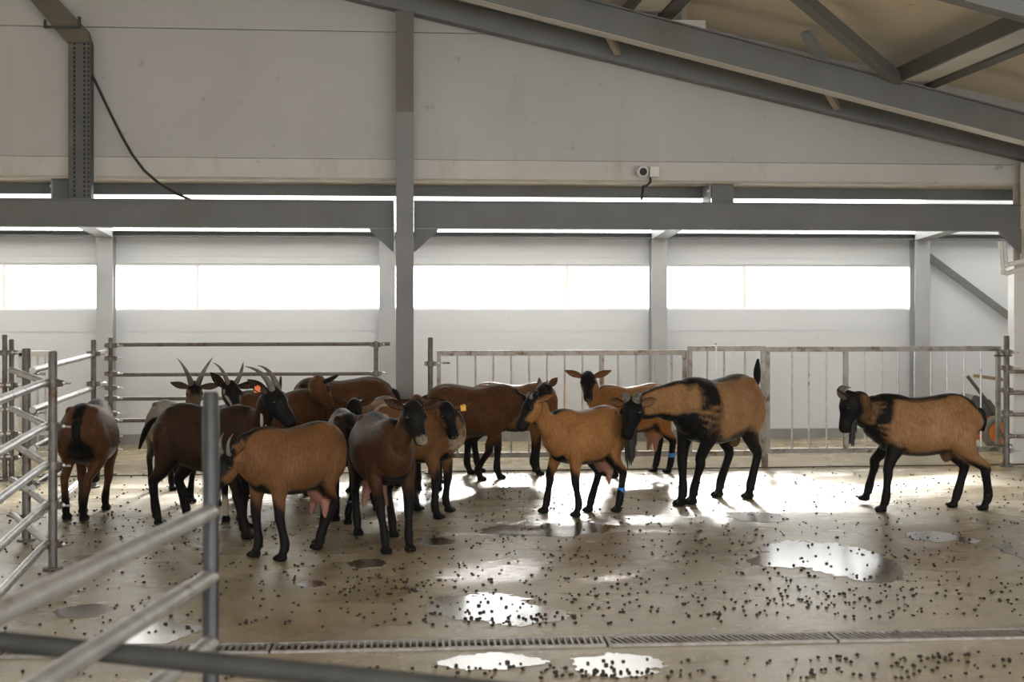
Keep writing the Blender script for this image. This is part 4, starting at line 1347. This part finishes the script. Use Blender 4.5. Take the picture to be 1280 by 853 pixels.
goat('rust doe at the gate with ears spread wide, looking straight at the camera', 790, 10.85, 207, 1.02, 'rust', (735, 467, 10.62), (735.5, 500, 10.44),
     {'BL': (832, 590), 'BR': (819, 590)}, udder=True, band={'BL': 'band_blue'}, ears={'L': (.9, .45, 0), 'R': (.9, .45, 0), 'len': .16})
goat('big tan and black buck with long black beard and raised tail facing left', 897, 9.5, 230, 1.22, 'buck', (790, 500, 8.98), (782, 535, 8.82),
     {'FL': (866, 630), 'FR': (852, 632), 'BL': (937, 623), 'BR': (899, 621)}, horns=dict(kind='arc', len=.085, r=.030, a0=100, a1=270, spread=.35), beard=.27, tail='up',
     style=dict(shoulder=1, face='black', dorsal=.055, flank=1), ears={'L': (.8, -.25, -.55), 'R': (.85, -.1, -.2), 'len': .10})
goat('lone buck with black beard walking left in front of the gate at right', 1152, 9.12, 190, 1.08, 'buck', (1057, 494, 9.0), (1048, 530, 9.0),
     {'FL': (1105, 640), 'FR': (1084, 630, .025), 'BR': (1194, 634), 'BL': (1229, 635)}, horns=dict(kind='arc', len=.13, r=.024, a0=80, a1=290, spread=.35), beard=.17,
     style=dict(shoulder=1, face='black', dorsal=.06, neckdark=.62, hind=.34, band=(.285, .025)), ears={'L': (.45, .85, -.25), 'R': (.9, .1, 0), 'len': .13})

# ------------------------------------------------------------------ droppings
rnd = random.Random(5)
spots = []
cl = [(940, 750, 90, 22), (600, 750, 60, 16), (560, 700, 150, 30), (830, 690, 120, 25), (700, 735, 180, 40), (330, 700, 150, 30), (160, 670, 90, 25), (640, 640, 120, 18), (480, 735, 40, 6),
      (1040, 745, 40, 10), (1150, 822, 80, 8), (740, 845, 60, 5), (880, 820, 160, 22), (1130, 735, 120, 40), (900, 650, 160, 20), (1050, 605, 160, 12), (250, 640, 90, 20), (640, 775, 50, 8)]
for cx, cy, sx, sy in cl:
    for i in range(48):
        x, y = rnd.gauss(cx, sx), rnd.gauss(cy, sy)
        if 585 < y < 850 and -20 < x < 1300: spots.append((x, y))
for i in range(1500):
    spots.append((rnd.uniform(0, 1280), 592 + 258 * rnd.random() ** 1.3))
spots = [(x, y) for x, y in spots if not (784 - (x - 640) * 0.02 < y < 828 - (x - 640) * 0.02)]
spots.sort(key=lambda p: -p[1])
def pellet_mesh(seed):
    r = random.Random(seed)
    mb = MB(); mb.ball((0, 0, 0.0075), 0.0092, 8, 6, (1.25, .95, .82))
    me = bpy.data.meshes.new('dropping')
    me.from_pydata(mb.v, [], mb.f)
    me.polygons.foreach_set('use_smooth', [True] * len(me.polygons))
    me.materials.append(M['dung'])
    return me
pm = pellet_mesh(1)
first = None
for x, y in spots[:300]:
    p = G(x, y)
    if first is None:
        o = first = bpy.data.objects.new('dropping', pm)
    else:
        o = first.copy()
    C.objects.link(o)
    k = rnd.uniform(.55, .98)
    o.location = (p.x, p.y, 0); o.rotation_euler = (0, 0, rnd.uniform(0, 6.28)); o.scale = (k, k, k)
    tag(o, 'small dark round dropping lying on the wet foreground floor', 'dropping', 'droppings scattered on the floor')
mb = MB()
for x, y in spots[300:]:
    p = G(x, y)
    k = rnd.uniform(.45, .95)
    mb.ball((p.x, p.y, 0.007 * k), 0.0092 * k, 7, 5, (rnd.uniform(.9, 1.4), rnd.uniform(.8, 1.2), .8))
tag(mb.build('droppings', M['dung'], None, True), 'many small dark droppings strewn across the middle and back of the floor', 'droppings', None, 'stuff')
